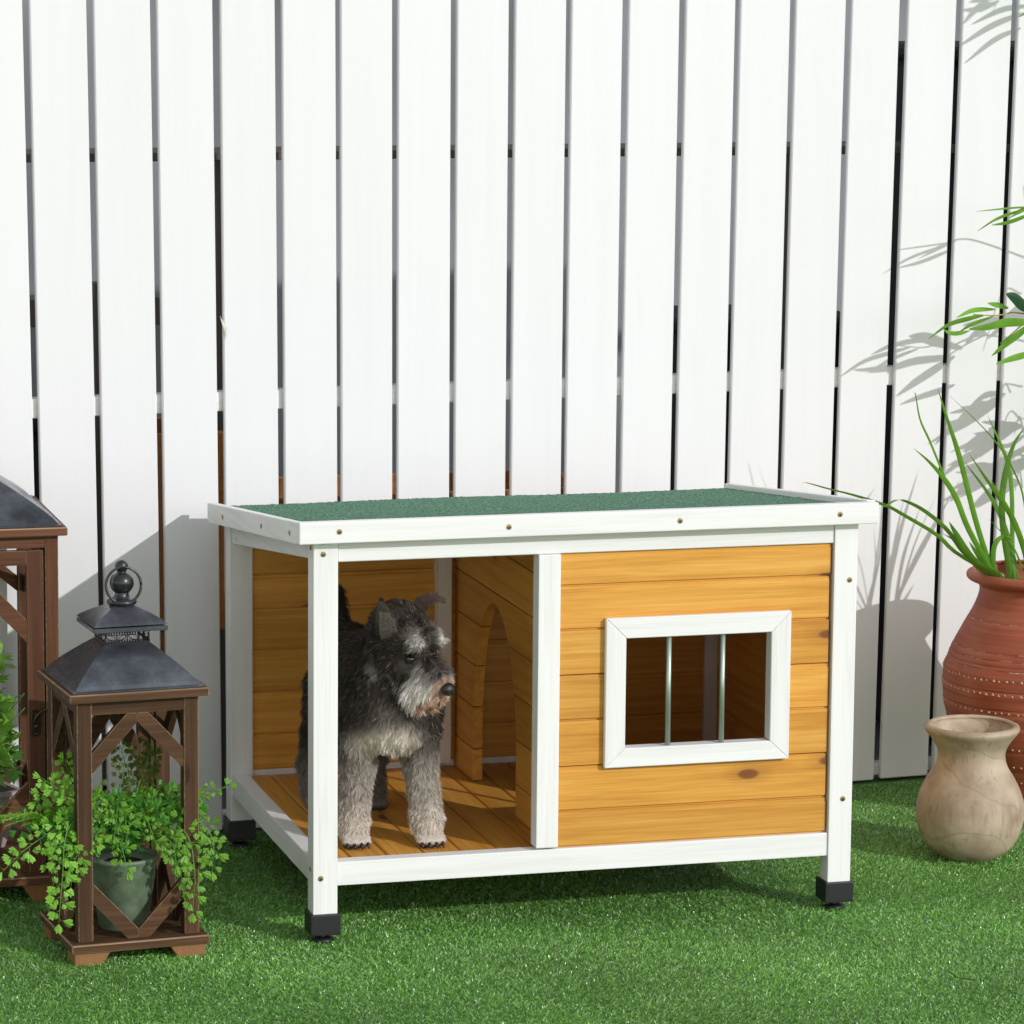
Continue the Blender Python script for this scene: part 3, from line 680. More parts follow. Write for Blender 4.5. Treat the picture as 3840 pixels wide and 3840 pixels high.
prof=[(.090,0),(.096,.004),(.098,.048),(.112,.085),(.140,.14),(.158,.19),(.1675,.235),(.1700,.262),(.1705,.285),(.1690,.305),(.1640,.322),(.1560,.345),(.1430,.372),(.1290,.400),(.1160,.425),(.1075,.447),(.1040,.464),(.1065,.475),(.1170,.4815),(.1265,.4860),(.1300,.4920),(.1285,.4985),(.1230,.5015)]
pp = smooth_path([(r,0,z) for r,z in prof], 150); po=[(p[0]*1.013,p[2]*ZS) for p in pp]
def groove(zc, w=.0016, d=.0014):
    global po
    po=[(r-d*math.exp(-((z-zc)/w)**2), z) for r,z in po]
po=[(r,z) for r,z in po]
fine=[]
for (r0,z0),(r1,z1) in zip(po,po[1:]): fine += [(r0+(r1-r0)*k/3, z0+(z1-z0)*k/3) for k in range(3)]
po=fine+[po[-1]]
for zc in (.396,.343,.330,.319,.312,.272,.236,.202,.150,.108): groove(zc)
for zc in (.300,.262,.220): po=[(r+.0013*math.exp(-((z-zc)/.006)**2), z) for r,z in po]
lathe('pot_body', potprof(po, .012, .38), terra, tp, 160)
lathe('soil', [(0,.425),(.06,.43),(.100,.424)], soil, tp, 32)
# pressed triangular notches in rings: tiny pale wedges set into the wall
nm = plain('pale_clay_scar', (.52,.33,.22), .8, noise=.4, nscale=300)
def rad_at(z):
    for (r0,z0),(r1,z1) in zip(po,po[1:]):
        if z0<=z<=z1: return r0+(r1-r0)*(z-z0)/max(z1-z0,1e-9)
    return .16
V=[];F=[]
for zc,nn in ((.295,78),(.268,78),(.232,74),(.158,66),(.120,60),(.085,54)):
    for i in range(nn):
        a_=2*math.pi*(i+rnd.uniform(-.15,.15))/nn; s_=.0036*rnd.uniform(.7,1.2); z=zc+rnd.uniform(-.001,.001); rr=rad_at(z)
        tx,ty=-math.sin(a_),math.cos(a_); nx_,ny_=math.cos(a_),math.sin(a_); b=len(V)
        for du,dz,dr in ((-s_,-s_*.7,.0004),(s_,-s_*.7,.0004),(0,s_*.8,.0002),(0,-s_*.3,.0022)):
            V.append(((rr+dr)*nx_+tx*du,(rr+dr)*ny_+ty*du,z+dz))
        F += [(b,b+1,b+3),(b+1,b+2,b+3),(b+2,b,b+3)]
for zc in (.397,.344,.331,.3125):                      # broken pale scratches along the grooves
    a_=0
    while a_<2*math.pi:
        L=rnd.uniform(.03,.25); b=len(V); K=max(2,int(L/.02)); z=zc+rnd.uniform(-.001,.0005)
        for k in range(K+1):
            aa=a_+L*k/K; hh=.0006*rnd.uniform(.4,1.5)
            for dz in (-hh,hh): rr=rad_at(z+dz)+.0003; V.append((rr*math.cos(aa),rr*math.sin(aa),z+dz))
        for k in range(K): F.append((b+2*k,b+2*k+2,b+2*k+3,b+2*k+1))
        a_+=L+rnd.uniform(.02,.35)
link('notch_band', mesh('notch_band',V,F), nm, tp)

# turned wooden vase
t = NT('turned_wood'); co=t.add('ShaderNodeTexCoord'); mpn=t.add('ShaderNodeMapping'); mpn.inputs['Rotation'].default_value=(R(62),R(12),R(20)); mpn.inputs['Location'].default_value=(.02,.05,.33)
t.l(co.outputs['Object'],mpn.inputs[0])
wv=t.add('ShaderNodeTexWave', wave_type='RINGS', i_Scale=5.0, i_Distortion=5.5, i_Detail=2.5, i_Detail_Scale=1.2); wv.rings_direction='Z'; t.l(mpn.outputs[0],wv.inputs[0])
n=t.add('ShaderNodeTexNoise', i_Scale=18.0,i_Detail=5.0); t.l(co.outputs['Object'],n.inputs[0])
m3=t.add('ShaderNodeMapping'); m3.inputs['Scale'].default_value=(120,120,14); t.l(co.outputs['Object'],m3.inputs[0]); n3=t.add('ShaderNodeTexNoise', i_Scale=1.0,i_Detail=3.0); t.l(m3.outputs[0],n3.inputs[0])
c=t.ramp(n.outputs[0],[(.3,(.27,.195,.13)),(.5,(.41,.32,.23)),(.7,(.52,.43,.31))])
ring=t.ramp(wv.outputs['Color'],[(0,(1,1,1)),(.006,(.5,.5,.5)),(.03,(0,0,0))])
c=t.mix(t.math('MULTIPLY',ring,.35),c,(.22,.15,.10)); c=t.mix(t.math('MULTIPLY',wv.outputs['Color'],.28),c,(.30,.21,.145))
c=t.mix(t.math('MULTIPLY',t.math('GREATER_THAN',n3.outputs[0],.62),.35),c,(.22,.13,.08))
t.l(c,t.b.inputs['Base Color']); t.b.inputs['Roughness'].default_value=.6; t.bump(t.math('ADD',n3.outputs[0],t.math('MULTIPLY',ring,-.3)),.35,.0015)
pv=smooth_path([(r,0,z) for r,z in [(.042,.0),(.058,.006),(.082,.026),(.0965,.055),(.1015,.088),(.0965,.122),(.083,.152),(.069,.175),(.0632,.197),(.067,.215),(.078,.232),(.0865,.2425),(.0895,.249),(.0880,.2540)]],70)
vs = lathe('wooden_vase', potprof([(p[0],p[2]) for p in pv], .014, .17), t.m, None, 96, label='pale turned wooden vase with swirling grain on the turf in front of the terracotta pot', cat='vase')
vs.location=(1.3375,.312,0)

# ------------------------------------------------------------------ strap leaves
STRAP= [[0.0075,[[1.4362,0.5,0.4898],[1.4092,0.495,0.6077],[1.3688,0.49,0.7374],[1.3381,0.485,0.8161],[1.314,0.48,0.8793]]],[0.0075,[[1.4212,0.49,0.4947],[1.3873,0.48,0.5983],[1.3549,0.47,0.6635],[1.3205,0.46,0.7084],[1.2868,0.45,0.7407],[1.2515,0.44,0.7679]]],[0.003,[[1.431,0.52,0.4891],[1.3968,0.5167,0.6046],[1.3588,0.5133,0.6743],[1.3152,0.51,0.7662],[1.2915,0.5067,0.8121],[1.2797,0.5033,0.86],[1.2748,0.5,0.8655]]],[0.0085,[[1.5061,0.55,0.4707],[1.4899,0.552,0.583],[1.4861,0.554,0.6463],[1.4958,0.556,0.709],[1.5114,0.558,0.7537],[1.5341,0.56,0.7856]]],[0.008,[[1.5441,0.55,0.4692],[1.5339,0.544,0.5369],[1.505,0.538,0.6025],[1.4714,0.532,0.6501],[1.4354,0.526,0.6951],[1.3981,0.52,0.7435]]],[0.0025,[[1.5467,0.54,0.5065],[1.5233,0.532,0.6408],[1.4987,0.524,0.6984],[1.4588,0.516,0.7561],[1.4059,0.508,0.8087],[1.3414,0.5,0.8637]]],[0.006,[[1.4104,0.49,0.4976],[1.3595,0.4737,0.5552],[1.3122,0.4575,0.5946],[1.239,0.4413,0.6371],[1.193,0.425,0.661],[1.1215,0.4088,0.6856],[1.0636,0.3925,0.7022],[1.0139,0.3762,0.7177],[1.0004,0.36,0.7184]]],[0.006,[[1.4169,0.48,0.4991],[1.3788,0.4686,0.5503],[1.3329,0.4571,0.6039],[1.2798,0.4457,0.6449],[1.2355,0.4343,0.6668],[1.2127,0.4229,0.6705],[1.1877,0.4114,0.662],[1.1756,0.4,0.6605]]],[0.01,[[1.4261,0.47,0.498],[1.3887,0.46,0.5439],[1.3487,0.45,0.597],[1.3294,0.44,0.623]]],[0.007,[[1.4522,0.5,0.4892],[1.4448,0.4925,0.5438],[1.4488,0.485,0.5726],[1.464,0.4775,0.5834],[1.4811,0.47,0.5757]]],[0.009,[[1.4673,0.51,0.4843],[1.438,0.5067,0.5215],[1.4144,0.5033,0.5482],[1.3963,0.5,0.5721]]],[0.0025,[[1.5481,0.56,0.4775],[1.5357,0.555,0.5018],[1.5118,0.55,0.5469],[1.4817,0.545,0.5806],[1.4532,0.54,0.6078]]],[0.008,[[1.4553,0.52,0.4856],[1.4137,0.5,0.5235],[1.3669,0.48,0.5714],[1.3237,0.46,0.5975]]],[0.009,[[1.4785,0.53,0.4804],[1.4672,0.5367,0.5],[1.4477,0.5433,0.525],[1.4335,0.55,0.5499]]],[0.009,[[1.5577,0.55,0.4686],[1.5686,0.5667,0.6034],[1.5834,0.5833,0.7023],[1.6064,0.6,0.8011]]],[0.008,[[1.5631,0.55,0.4684],[1.5766,0.5333,0.5829],[1.6019,0.5167,0.6608],[1.6339,0.5,0.6976]]],[0.008,[[1.5468,0.5,0.4778],[1.5677,0.4733,0.555],[1.6008,0.4467,0.5834],[1.6349,0.42,0.5739]]]]
BAMB= [[0.0035,[[1.6394,0.8,1.1837],[1.589,0.785,1.1835],[1.5063,0.77,1.1789]]],[0.006,[[1.622,0.8,1.1778],[1.5893,0.785,1.1733],[1.5483,0.77,1.1629],[1.5034,0.755,1.1412]]],[0.008,[[1.6398,0.8,1.1714],[1.6116,0.785,1.1648],[1.5748,0.77,1.1564],[1.5336,0.755,1.153]]],[0.007,[[1.6481,0.8,1.1897],[1.6138,0.785,1.1791],[1.5745,0.77,1.1645]]],[0.01,[[1.5403,0.8,0.9698],[1.5035,0.785,0.9661],[1.4539,0.77,0.9564],[1.4059,0.755,0.9306]]],[0.009,[[1.5642,0.8,0.9817],[1.5118,0.785,0.9823],[1.471,0.77,0.9704]]],[0.009,[[1.5928,0.8,0.9832],[1.5642,0.785,0.9915],[1.5358,0.77,0.9977]]],[0.016,[[1.638,0.8,0.9533],[1.6183,0.785,0.9562],[1.5722,0.77,0.958],[1.531,0.755,0.9523],[1.4855,0.74,0.9509]]],[0.008,[[1.5602,0.8,0.9674],[1.5082,0.785,0.9536],[1.474,0.77,0.9396]]],[0.008,[[1.5104,0.8,0.9396],[1.4868,0.785,0.9377],[1.4587,0.77,0.94],[1.4394,0.755,0.9482]]],[0.017,[[1.6469,0.8,0.9531],[1.6188,0.785,0.9389],[1.5779,0.77,0.9168],[1.5415,0.755,0.8947]]],[0.014,[[1.6488,0.8,0.8952],[1.623,0.785,0.8905],[1.5876,0.77,0.8857],[1.5508,0.755,0.878]]],[0.02,[[1.6641,0.8,0.9693],[1.6199,0.785,0.9883],[1.5926,0.77,1.0069],[1.5684,0.755,1.0171]]],[0.008,[[1.6384,0.8,0.9409],[1.6014,0.785,0.931],[1.5646,0.77,0.9171]]]]
def ribbon_vf(path, width, fold=.25, twist=0.0, v0=0, prof=None, side=None):
    P=np.array(path); n=len(P); T=np.gradient(P,axis=0); T/=np.linalg.norm(T,axis=1)[:,None]+1e-9
    side=np.array(side if side is not None else (.96,-.27,0.0)); V=[];F=[]
    for i in range(n):
        u=i/(n-1); w=width*(prof(u) if prof else min(1,(1-u)*3.0)**.8*(.65+.35*min(1,u*4)))
        s=side-T[i]*np.dot(side,T[i]); s/=np.linalg.norm(s)+1e-9; nn=np.cross(s,T[i])
        a=twist*u; s2=s*math.cos(a)+nn*math.sin(a); n2_=np.cross(s2,T[i])
        V += [P[i]-s2*w/2, P[i]+n2_*w*fold*.5, P[i]+s2*w/2]
    for i in range(n-1):
        b=v0+i*3; F += [(b,b+1,b+4,b+3),(b+1,b+2,b+5,b+4)]
    return V,F
strapm = leafmat('strap_leaf', (.13,.31,.032), .32, .3, .3)
sp_ = empty('strap_leaf_plant', (1.587,.62,.413), 0, label='plant of long narrow arching green blades growing in the terracotta pot', cat='plant')
off=np.array([1.548,.53,.43])
for i,(w,pts) in enumerate(STRAP):
    p=[np.array(q)-off for q in pts]
    rr0=math.hypot(p[0][0],p[0][1])
    if rr0>.098: p[0][:2]*=.098/rr0
    p[0][2]=max(p[0][2],.064); base=np.array([p[0][0]*.5,p[0][1]*.5,-.004]); p=[base,p[0]*np.array([.92,.92,.45])]+p
    V,F=ribbon_vf(smooth_path(p,34), w*1.45, .35, rnd.uniform(-.5,.5)); link('leaf', mesh('leaf',V,F), strapm, sp_, smooth=True)
for i in range(9):
    a_=rnd.uniform(-.5,2.4); h_=rnd.uniform(.2,.42); rr=rnd.uniform(.05,.22)
    p=[(.03*math.cos(a_),.03*math.sin(a_),-.004),(.05*math.cos(a_),.05*math.sin(a_),.10),(.6*rr*math.cos(a_)+.02,.6*rr*math.sin(a_),h_*.7),(rr*math.cos(a_)+.02,rr*math.sin(a_),h_)]
    V,F=ribbon_vf(smooth_path(p,24), .009, .35, rnd.uniform(-.6,.6)); link('leaf', mesh('leaf',V,F), strapm, sp_, smooth=True)

# ------------------------------------------------------------------ tall slender-leaved shrub at the right
bam = empty('leafy_shrub', (1.93,.76,0), 0, label='tall shrub with slender pointed green leaves reaching in from the right edge', cat='shrub')
boff=np.array([1.93,.76,0.]); bleaf=leafmat('slender_leaf', (.16,.36,.04), .35, .4, .35); ystem=leafmat('yellow_stem', (.42,.30,.05), .5, .0, .2); cane=plain('cane', (.16,.14,.05), .5, noise=.3, nscale=20)
lp_=lambda u: (math.sin(math.pi*min(1,u*.92+.06))**.75)
def bleaf_(pts, w, m=bleaf):
    V,F=ribbon_vf(smooth_path([np.array(q)-boff for q in pts],12), w, .25, rnd.uniform(-.3,.3), prof=lp_, side=(.25,-.1,.95)); link('leaf', mesh('leaf',V,F), m, bam, smooth=True)
dark_leaf=leafmat('dark_leaf', (.02,.07,.03), .3, .15, .2)
for i,(w,pts) in enumerate(BAMB): bleaf_(pts, w*1.15, dark_leaf if i==12 else bleaf)
def cane_(path, r0, r1, m=cane, nm='stem'):
    P=smooth_path([np.array(q)-boff for q in path],20); tube(nm, P, np.linspace(r0,r1,20), m, bam, 7)
for p in ([(1.93,.76,0),(1.92,.76,.8),(1.90,.77,1.5),(1.93,.78,2.0)],[(1.97,.72,0),(1.99,.71,.7),(1.97,.72,1.3),(1.90,.75,1.75)],[(1.90,.80,0),(1.87,.80,.6),(1.84,.80,1.0),(1.80,.8,1.3)]):
    cane_(p,.007,.003)
for p in ([(1.9,.77,.99),(1.7166,.80,.9972),(1.6374,.80,.9732),(1.6019,.80,.9747),(1.5668,.80,.9693),(1.5182,.80,.9723)],[(1.7166,.80,.9972),(1.6728,.8,.9774),(1.6274,.8,.9515),(1.586,.8,.9194)],[(1.9,.77,1.15),(1.7103,.8,1.1827),(1.6481,.8,1.1897),(1.5957,.8,1.172),(1.561,.8,1.158)]):
    cane_(p,.0022,.0010,ystem,'twig')
for pts,w in (([(1.76,.84,1.625),(1.69,.835,1.60),(1.61,.83,1.555)],.014),([(1.76,.83,1.60),(1.70,.83,1.575),(1.63,.83,1.525)],.012),([(1.78,.84,1.64),(1.71,.84,1.63),(1.64,.835,1.60)],.012)): bleaf_(pts,w)
cane_([(1.86,.80,1.55),(1.80,.83,1.63),(1.75,.84,1.62)],.002,.001,ystem,'twig')
for k in range(15):                                     # twigs further up and to the right
    z=rnd.uniform(.62,1.95); x=rnd.uniform(1.78,1.95); tx=max(1.78,x-rnd.uniform(.06,.20)); ty=.78+rnd.uniform(-.12,.05); tz=z+rnd.uniform(-.12,.05)
    if 1.15<z<1.6 or (k>10 and z>1.1): z=rnd.uniform(.72,1.0); tz=z-.03
    path=[(x,.77,z),((x+tx)/2,(.77+ty)/2,max(z,tz)+.02),(tx,ty,tz)]
    cane_(path,.002,.0009,ystem,'twig')
    for j in range(rnd.randint(5,7)):
        u=rnd.uniform(.35,1); bx=x+(tx-x)*u; by=.77+(ty-.77)*u; bz=z+(tz-z)*u+.012; L=rnd.uniform(.07,.12); a_=rnd.uniform(-1,1)
        if bx-L<(1.70 if bz>1.02 else 1.64): continue
        if bx-L<1.66 and 1.2<bz<1.5: continue
        bleaf_([(bx,by,bz),(bx-L*.5,by+a_*L*.25,bz-.15*L+a_*.01),(bx-L,by+a_*L*.4,bz-L*rnd.uniform(.1,.6))], rnd.uniform(.010,.018))

# ------------------------------------------------------------------ fern in the small lantern
def fan_leaflet_mesh(name, n=7, notch=.16, sk=0.0):
    # notched fan on a short stalk, in its own XY plane pointing +Y
    v=[(0,0,0)]; f=[]
    for i in range(n*2+1):
        a_=R(-68+136*i/(n*2)); rr=(1.0 if i%2 else 1-notch*(1.6 if i%4==0 else .8))*(1-.16*abs(a_)+sk*a_); v.append((math.sin(a_)*rr*.62, .22+math.cos(a_)*rr*.80, .16*math.cos(a_*2.4)-.10*(i%2)))
    v[0]=(0,.05,0)
    for i in range(1,n*2+1): f.append((0,i+1,i))
    return mesh(name,v,f)
fmat=[leafmat('fern_leaflet_fresh',(.24,.52,.06),.45,.38,.3), leafmat('fern_leaflet_deep',(.10,.34,.045),.45,.3,.3), leafmat('fern_leaflet_olive',(.13,.18,.03),.5,.3,.3)]
stemm=leafmat('fern_stem',(.11,.30,.05),.5,.1,.2)
fmeshes=[]
for i in range(3):
    me=fan_leaflet_mesh('leaflet_%d'%i, 4+i, .20+.03*i, .12*(i-1)); me.materials.append(fmat[i]); fmeshes.append(me)
fern=empty('fern',(-.318,.062,.150),0,label='bright green maidenhair fern spilling out both sides of the smaller lantern',cat='fern')
foff=np.array([-.318,.062,.150])
leaf_count=0; extra=[]
def frond(path, kind, nl, ls, spread=.016, droop=0.0, r0=.0016):
    global leaf_count
    P=smooth_path([np.array(q)-foff for q in path], 40)
    V,F=tube_vf(P, np.linspace(r0,.0005,len(P)), 5); T=np.gradient(P,axis=0); T/=np.linalg.norm(T,axis=1)[:,None]
    leaves=[]
    cdir=np.array([-.25,-.95,.2])                       # leaflets tend to face outward
    for i in range(nl):
        u=.22+.78*(i+.5)/nl; k=min(len(P)-1,int(u*(len(P)-1))); t_=T[k]; sgn=1 if i%2 else -1
        s=np.cross(t_,cdir); s/=np.linalg.norm(s)+1e-9; s*=sgn
        sub=(1.25-u)*spread*rnd.uniform(.8,1.2)
        d=s*.85+t_*.55+np.array([rnd.uniform(-.25,.25) for _ in range(3)]); d/=np.linalg.norm(d)
        q=P[k]+d*sub; 
        v,f=tube_vf([P[k],(P[k]+q)/2+t_*.001,q],[.0006,.0005,.0004],3,len(V)); V+=v; F+=f
        leaves.append((q,d,rnd.uniform(.75,1.25)))
        if sub>.007:
            for fr_,sg_ in ((.45,1),(.72,-1)):
                q2=P[k]+d*sub*fr_; d2=d*.45+t_*.9*sg_; d2/=np.linalg.norm(d2); q2=q2+d2*.003; leaves.append((q2,d2,rnd.uniform(.6,.9)))
    leaves.append((P[-1],T[-1],1.1))
    st=link('frond', mesh('frond',V,F), stemm, fern, smooth=True)
    for q,d,sc in leaves:
        nrm=cdir+np.array([rnd.uniform(-.55,.55) for _ in range(3)]); nrm-=d*np.dot(nrm,d); nrm/=np.linalg.norm(nrm); xx=np.cross(d,nrm)
        M=Matrix((xx,d,nrm)).transposed().to_4x4()
        s_=ls*sc; M=Matrix.Translation(q)@M@Matrix.Diagonal((s_*rnd.uniform(.8,1.2),s_,s_,1))
        if leaf_count>=300:
            extra.append((kind,M)); continue
        o=bpy.data.objects.new('leaflet', fmeshes[kind]); C.objects.link(o); o.parent=st; o.matrix_local=M; leaf_count+=1
c0=(-.318,.062,.155)
# (path, kind, leaflets, size)
FR=[([c0,(-.37,.02,.245),(-.425,-.02,.235),(-.440,-.045,.155),(-.448,-.055,.082)],0,15,.0145),
 ([c0,(-.36,.03,.25),(-.41,.0,.28),(-.468,-.01,.322)],0,10,.014),
 ([c0,(-.37,.02,.23),(-.43,.0,.235),(-.49,-.01,.205),(-.535,-.01,.165)],0,14,.014),
 ([c0,(-.36,.03,.21),(-.41,.0,.205),(-.46,-.02,.175)],0,9,.014),
 ([c0,(-.37,.04,.26),(-.41,.03,.31),(-.425,.02,.345)],0,8,.013),
 ([c0,(-.36,.01,.22),(-.39,-.02,.22),(-.415,-.03,.185),(-.425,-.04,.14)],0,11,.0145),
 ([c0,(-.38,.05,.27),(-.43,.05,.29),(-.47,.04,.27)],0,9,.014),
 ([c0,(-.27,.02,.225),(-.225,-.02,.215),(-.215,-.045,.15),(-.220,-.05,.085)],0,15,.0145),
 ([c0,(-.27,.03,.235),(-.215,.0,.24),(-.180,-.02,.205),(-.182,-.03,.150)],0,12,.0145),
 ([c0,(-.28,.03,.24),(-.24,.01,.265),(-.205,.0,.275)],0,8,.014),
 ([c0,(-.27,.03,.21),(-.235,-.01,.19),(-.235,-.03,.135)],0,9,.013),
 ([c0,(-.26,.06,.25),(-.20,.06,.265),(-.135,.05,.275)],0,9,.010),
 ([c0,(-.28,.01,.21),(-.25,-.02,.20),(-.245,-.035,.165)],0,7,.014),
 ([c0,(-.30,.06,.25),(-.285,.06,.30),(-.262,.06,.335)],2,11,.0135),
 ([c0,(-.325,.06,.26),(-.315,.06,.32),(-.325,.06,.365)],2,9,.013),
 ([c0,(-.31,.07,.26),(-.29,.08,.31),(-.285,.08,.350)],2,8,.012),
 ([c0,(-.34,.02,.20),(-.335,-.01,.20),(-.325,-.02,.155)],0,6,.013),
 ([c0,(-.40,.06,.24),(-.46,.06,.25),(-.50,.05,.22)],1,9,.014),
 ([c0,(-.24,.08,.24),(-.21,.09,.25),(-.18,.08,.235)],1,8,.013)]
for path,k,nl,ls in FR: frond(path,k,int(nl*1.3),ls*1.22,.022)
rf=random.Random(5)
for i in range(44):                                     # shorter fronds that fill the gaps
    s_=rf.choice((-1,-1,1,1,0)); ex=c0[0]+s_*rf.uniform(.05,.13)+rf.uniform(-.03,.03); ey=rf.uniform(-.03,.10); ez=rf.uniform(.17,.27)
    frond([c0,((c0[0]+ex)/2,(c0[1]+ey)/2,rf.uniform(.22,.27)),(ex,ey,ez)],rf.choice((0,0,1,1,2)),rf.randint(7,10),rf.uniform(.014,.019),.020)
for kd in range(3):
    src=fmeshes[kd]; sv=np.array([v.co for v in src.vertices]); sf=[tuple(p.vertices) for p in src.polygons]; V=[];F=[]
    for k_,M_ in extra:
        if k_!=kd: continue
        b=len(V); MM=np.array(M_); V += list(sv@MM[:3,:3].T+MM[:3,3]); F += [tuple(b+i for i in f) for f in sf]
    if V: link('foliage', mesh('foliage',V,F), fmat[kd], fern, kind='stuff')
# feathery tuft in the middle: many thin toothed strips
def tuft(parent, off, n, zr_, spreadr, m, col=None, seed=3, lean=(0,0)):
    r=random.Random(seed); V=[];F=[]
    for i in range(n):
        a_=r.uniform(0,6.28); L=r.uniform(*zr_); rr=r.uniform(.1,1)*spreadr
        ex=rr*math.cos(a_)+lean[0]; ey=rr*math.sin(a_)+lean[1]; P=smooth_path([(0,0,0),(ex*.35,ey*.35,L*.75),(ex,ey,L*r.uniform(.5,1))],12)
        T=np.gradient(P,axis=0); T/=np.linalg.norm(T,axis=1)[:,None]
        s=np.cross(T[5],(r.uniform(-1,1),r.uniform(-1,1),.3)); s/=np.linalg.norm(s)
        for k in range(2,11):
            for sg in (-1,1):
                w=r.uniform(.004,.009)*(1-.5*k/11); b=len(V)
                q=P[k]; t_=T[k]; V += [q-t_*.0022, q+t_*.0022, q+s*sg*w+t_*w*.9]; F.append((b,b+1,b+2))
        b=len(V)
        for k in range(12): V += [P[k]-s*.0007, P[k]+s*.0007]
        for k in range(11): F.append((b+2*k,b+2*k+1,b+2*k+3,b+2*k+2))
    V=[np.array(v)+np.array(off) for v in V]
    return link('feathery_foliage', mesh('feathery_foliage',V,F), m, parent, kind='stuff')
feather=leafmat('feathery_leaf',(.05,.27,.035),.4,.3,.4)
tuft(fern,(0,0,-.005),150,(.05,.13),.085,feather,seed=4)
tuft(fern,(-.12,-.02,.07),26,(.02,.05),.10,leafmat('yellow_feather',(.16,.36,.03),.4,.35,.3),seed=8,lean=(-.05,-.01))

# ------------------------------------------------------------------ leafy plant inside the large lantern
lp2=empty('leafy_plant',(-.500,.585,.150),0,label='leafy plant with pointed lobed leaves inside the large lantern at the left edge',cat='plant')
def lobed_mesh(name, m):
    v=[];f=[]
    def blade(ax,ay,dx,dy,L,w):
        b=len(v); nx_,ny_=-dy,dx
        pts=[(0,0),(.25,.38),(.38,.62),(.45,.42),(.66,.40),(.72,.20),(1,0)]
        v.append((ax,ay,0)); 
        for s_ in (-1,1):
            for u,q in pts[1:-1]: v.append((ax+dx*L*u+nx_*s_*q*w, ay+dy*L*u+ny_*s_*q*w, -.06*q))
        v.append((ax+dx*L,ay+dy*L,-.05)); tip=b+11; 
        for k0 in (b+1,b+6):
            seq=[b]+[k0+i for i in range(5)]+[tip]
            for i in range(1,len(seq)-1): f.append((b if i<3 else k0+2, seq[i], seq[i+1]))
            f.append((b,k0+2,tip))
    blade(0,.15,0,1,.85,.34)
    for s_ in (-1,1): blade(0,.10,s_*.80,.60,.60,.24); blade(0,.32,s_*.62,.78,.50,.20)
    me=mesh(name,v,f); me.materials.append(m); return me
bright=leafmat('lobed_leaf_bright',(.20,.42,.05),.4,.4,.3); deep=leafmat('lobed_leaf_deep',(.07,.20,.035),.42,.3,.3)  # lit green and its darker copy, light and shade put into the colour
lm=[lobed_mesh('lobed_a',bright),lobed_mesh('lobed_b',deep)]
r2=random.Random(11)
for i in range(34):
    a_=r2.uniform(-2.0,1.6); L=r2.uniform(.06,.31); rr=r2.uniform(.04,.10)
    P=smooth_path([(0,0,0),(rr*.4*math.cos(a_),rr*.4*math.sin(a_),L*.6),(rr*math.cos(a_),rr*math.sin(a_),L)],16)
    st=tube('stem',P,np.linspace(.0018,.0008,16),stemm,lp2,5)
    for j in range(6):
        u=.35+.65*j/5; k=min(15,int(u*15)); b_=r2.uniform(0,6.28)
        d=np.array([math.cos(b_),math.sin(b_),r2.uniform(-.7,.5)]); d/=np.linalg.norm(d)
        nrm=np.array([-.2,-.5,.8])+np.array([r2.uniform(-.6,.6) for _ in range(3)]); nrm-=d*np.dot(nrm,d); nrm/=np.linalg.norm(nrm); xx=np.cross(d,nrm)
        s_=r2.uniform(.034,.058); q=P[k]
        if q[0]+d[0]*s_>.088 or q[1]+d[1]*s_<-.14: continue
        o=bpy.data.objects.new('leaf', lm[0 if (q[2]>.10 or r2.random()<.3) else 1]); C.objects.link(o); o.parent=st  # upper leaves get the painted lit tone, most lower ones the darker
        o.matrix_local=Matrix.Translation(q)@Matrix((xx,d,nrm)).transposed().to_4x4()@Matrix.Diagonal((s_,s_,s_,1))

# ------------------------------------------------------------------ small litter on the turf
tube('dry_twig', smooth_path([(-.085,.70,.012),(-.05,.695,.022),(-.02,.70,.019),(.0,.69,.012)],14), .0011, plain('dry_twig_bark',(.30,.22,.12),.8), None, 5, label='thin dry pale twig lying on the turf by the rear left kennel leg', cat='twig')
tube('wire', smooth_path([(.955,-.49,.013),(.975,-.485,.02),(.985,-.50,.014),(1.01,-.52,.013)],16), .0008, rubber, None, 5, label='short black wire lying on the turf near the lower right corner', cat='wire')
# ------------------------------------------------------------------ dog
def rot_frame(f, side):
    f=np.array(f,float); f/=np.linalg.norm(f); s=np.array(side,float); s-=f*np.dot(f,s); s/=np.linalg.norm(s); u=np.cross(s,f)
    if u[2]<0: u=-u
    return f,s,u
HD=np.array([.181,.095,.512])
hf,hs_,hu=rot_frame((.50,-.72,-.50),(.83,.55,.03))
def H(a,b,c): return HD+hf*a+hs_*b+hu*c          # forward, image-right, up
prims=[]                                          # ('cap', p, q, r0, r1) or ('ell', c, radii, axes)
def cap(p,q,r0,r1,k=.014): prims.append(('cap',np.array(p,float),np.array(q,float),r0,r1,k))
def ell(c,rad,axes=None,k=.014): prims.append(('ell',np.array(c,float),np.array(rad,float),np.eye(3) if axes is None else np.array(axes),0,k))
# trunk
ell((.170,.150,.402),(.071,.088,.100),k=.02); ell((.165,.260,.405),(.066,.130,.084),k=.03); ell((.158,.385,.395),(.062,.088,.088),k=.03)
ell((.172,.115,.375),(.066,.055,.070),k=.02)
cap((.166,.165,.450),(.178,.120,.500),.066,.056,.03)          # neck
cap((.150,.445,.455),(.150,.470,.530),.022,.012,.012)         # tail, carried up
# front legs
for sx,shx,ex,px,py in ((-1,.118,.114,.104,.135),(1,.224,.226,.233,.112)):
    cap((shx,.145,.375),(ex,.150,.280),.041,.029,.016); cap((ex,.150,.280),(px,py+.016,.180),.0265,.0255,.010)
    cap((px,py+.014,.178),(px,py+.004,.156),.0255,.021,.010)
    for t_ in (-1.5,-.5,.5,1.5): cap((px+t_*.0095,py-.004,.151),(px+t_*.0115,py-.025+abs(t_)*.004,.1470),.0118,.0092,.003)
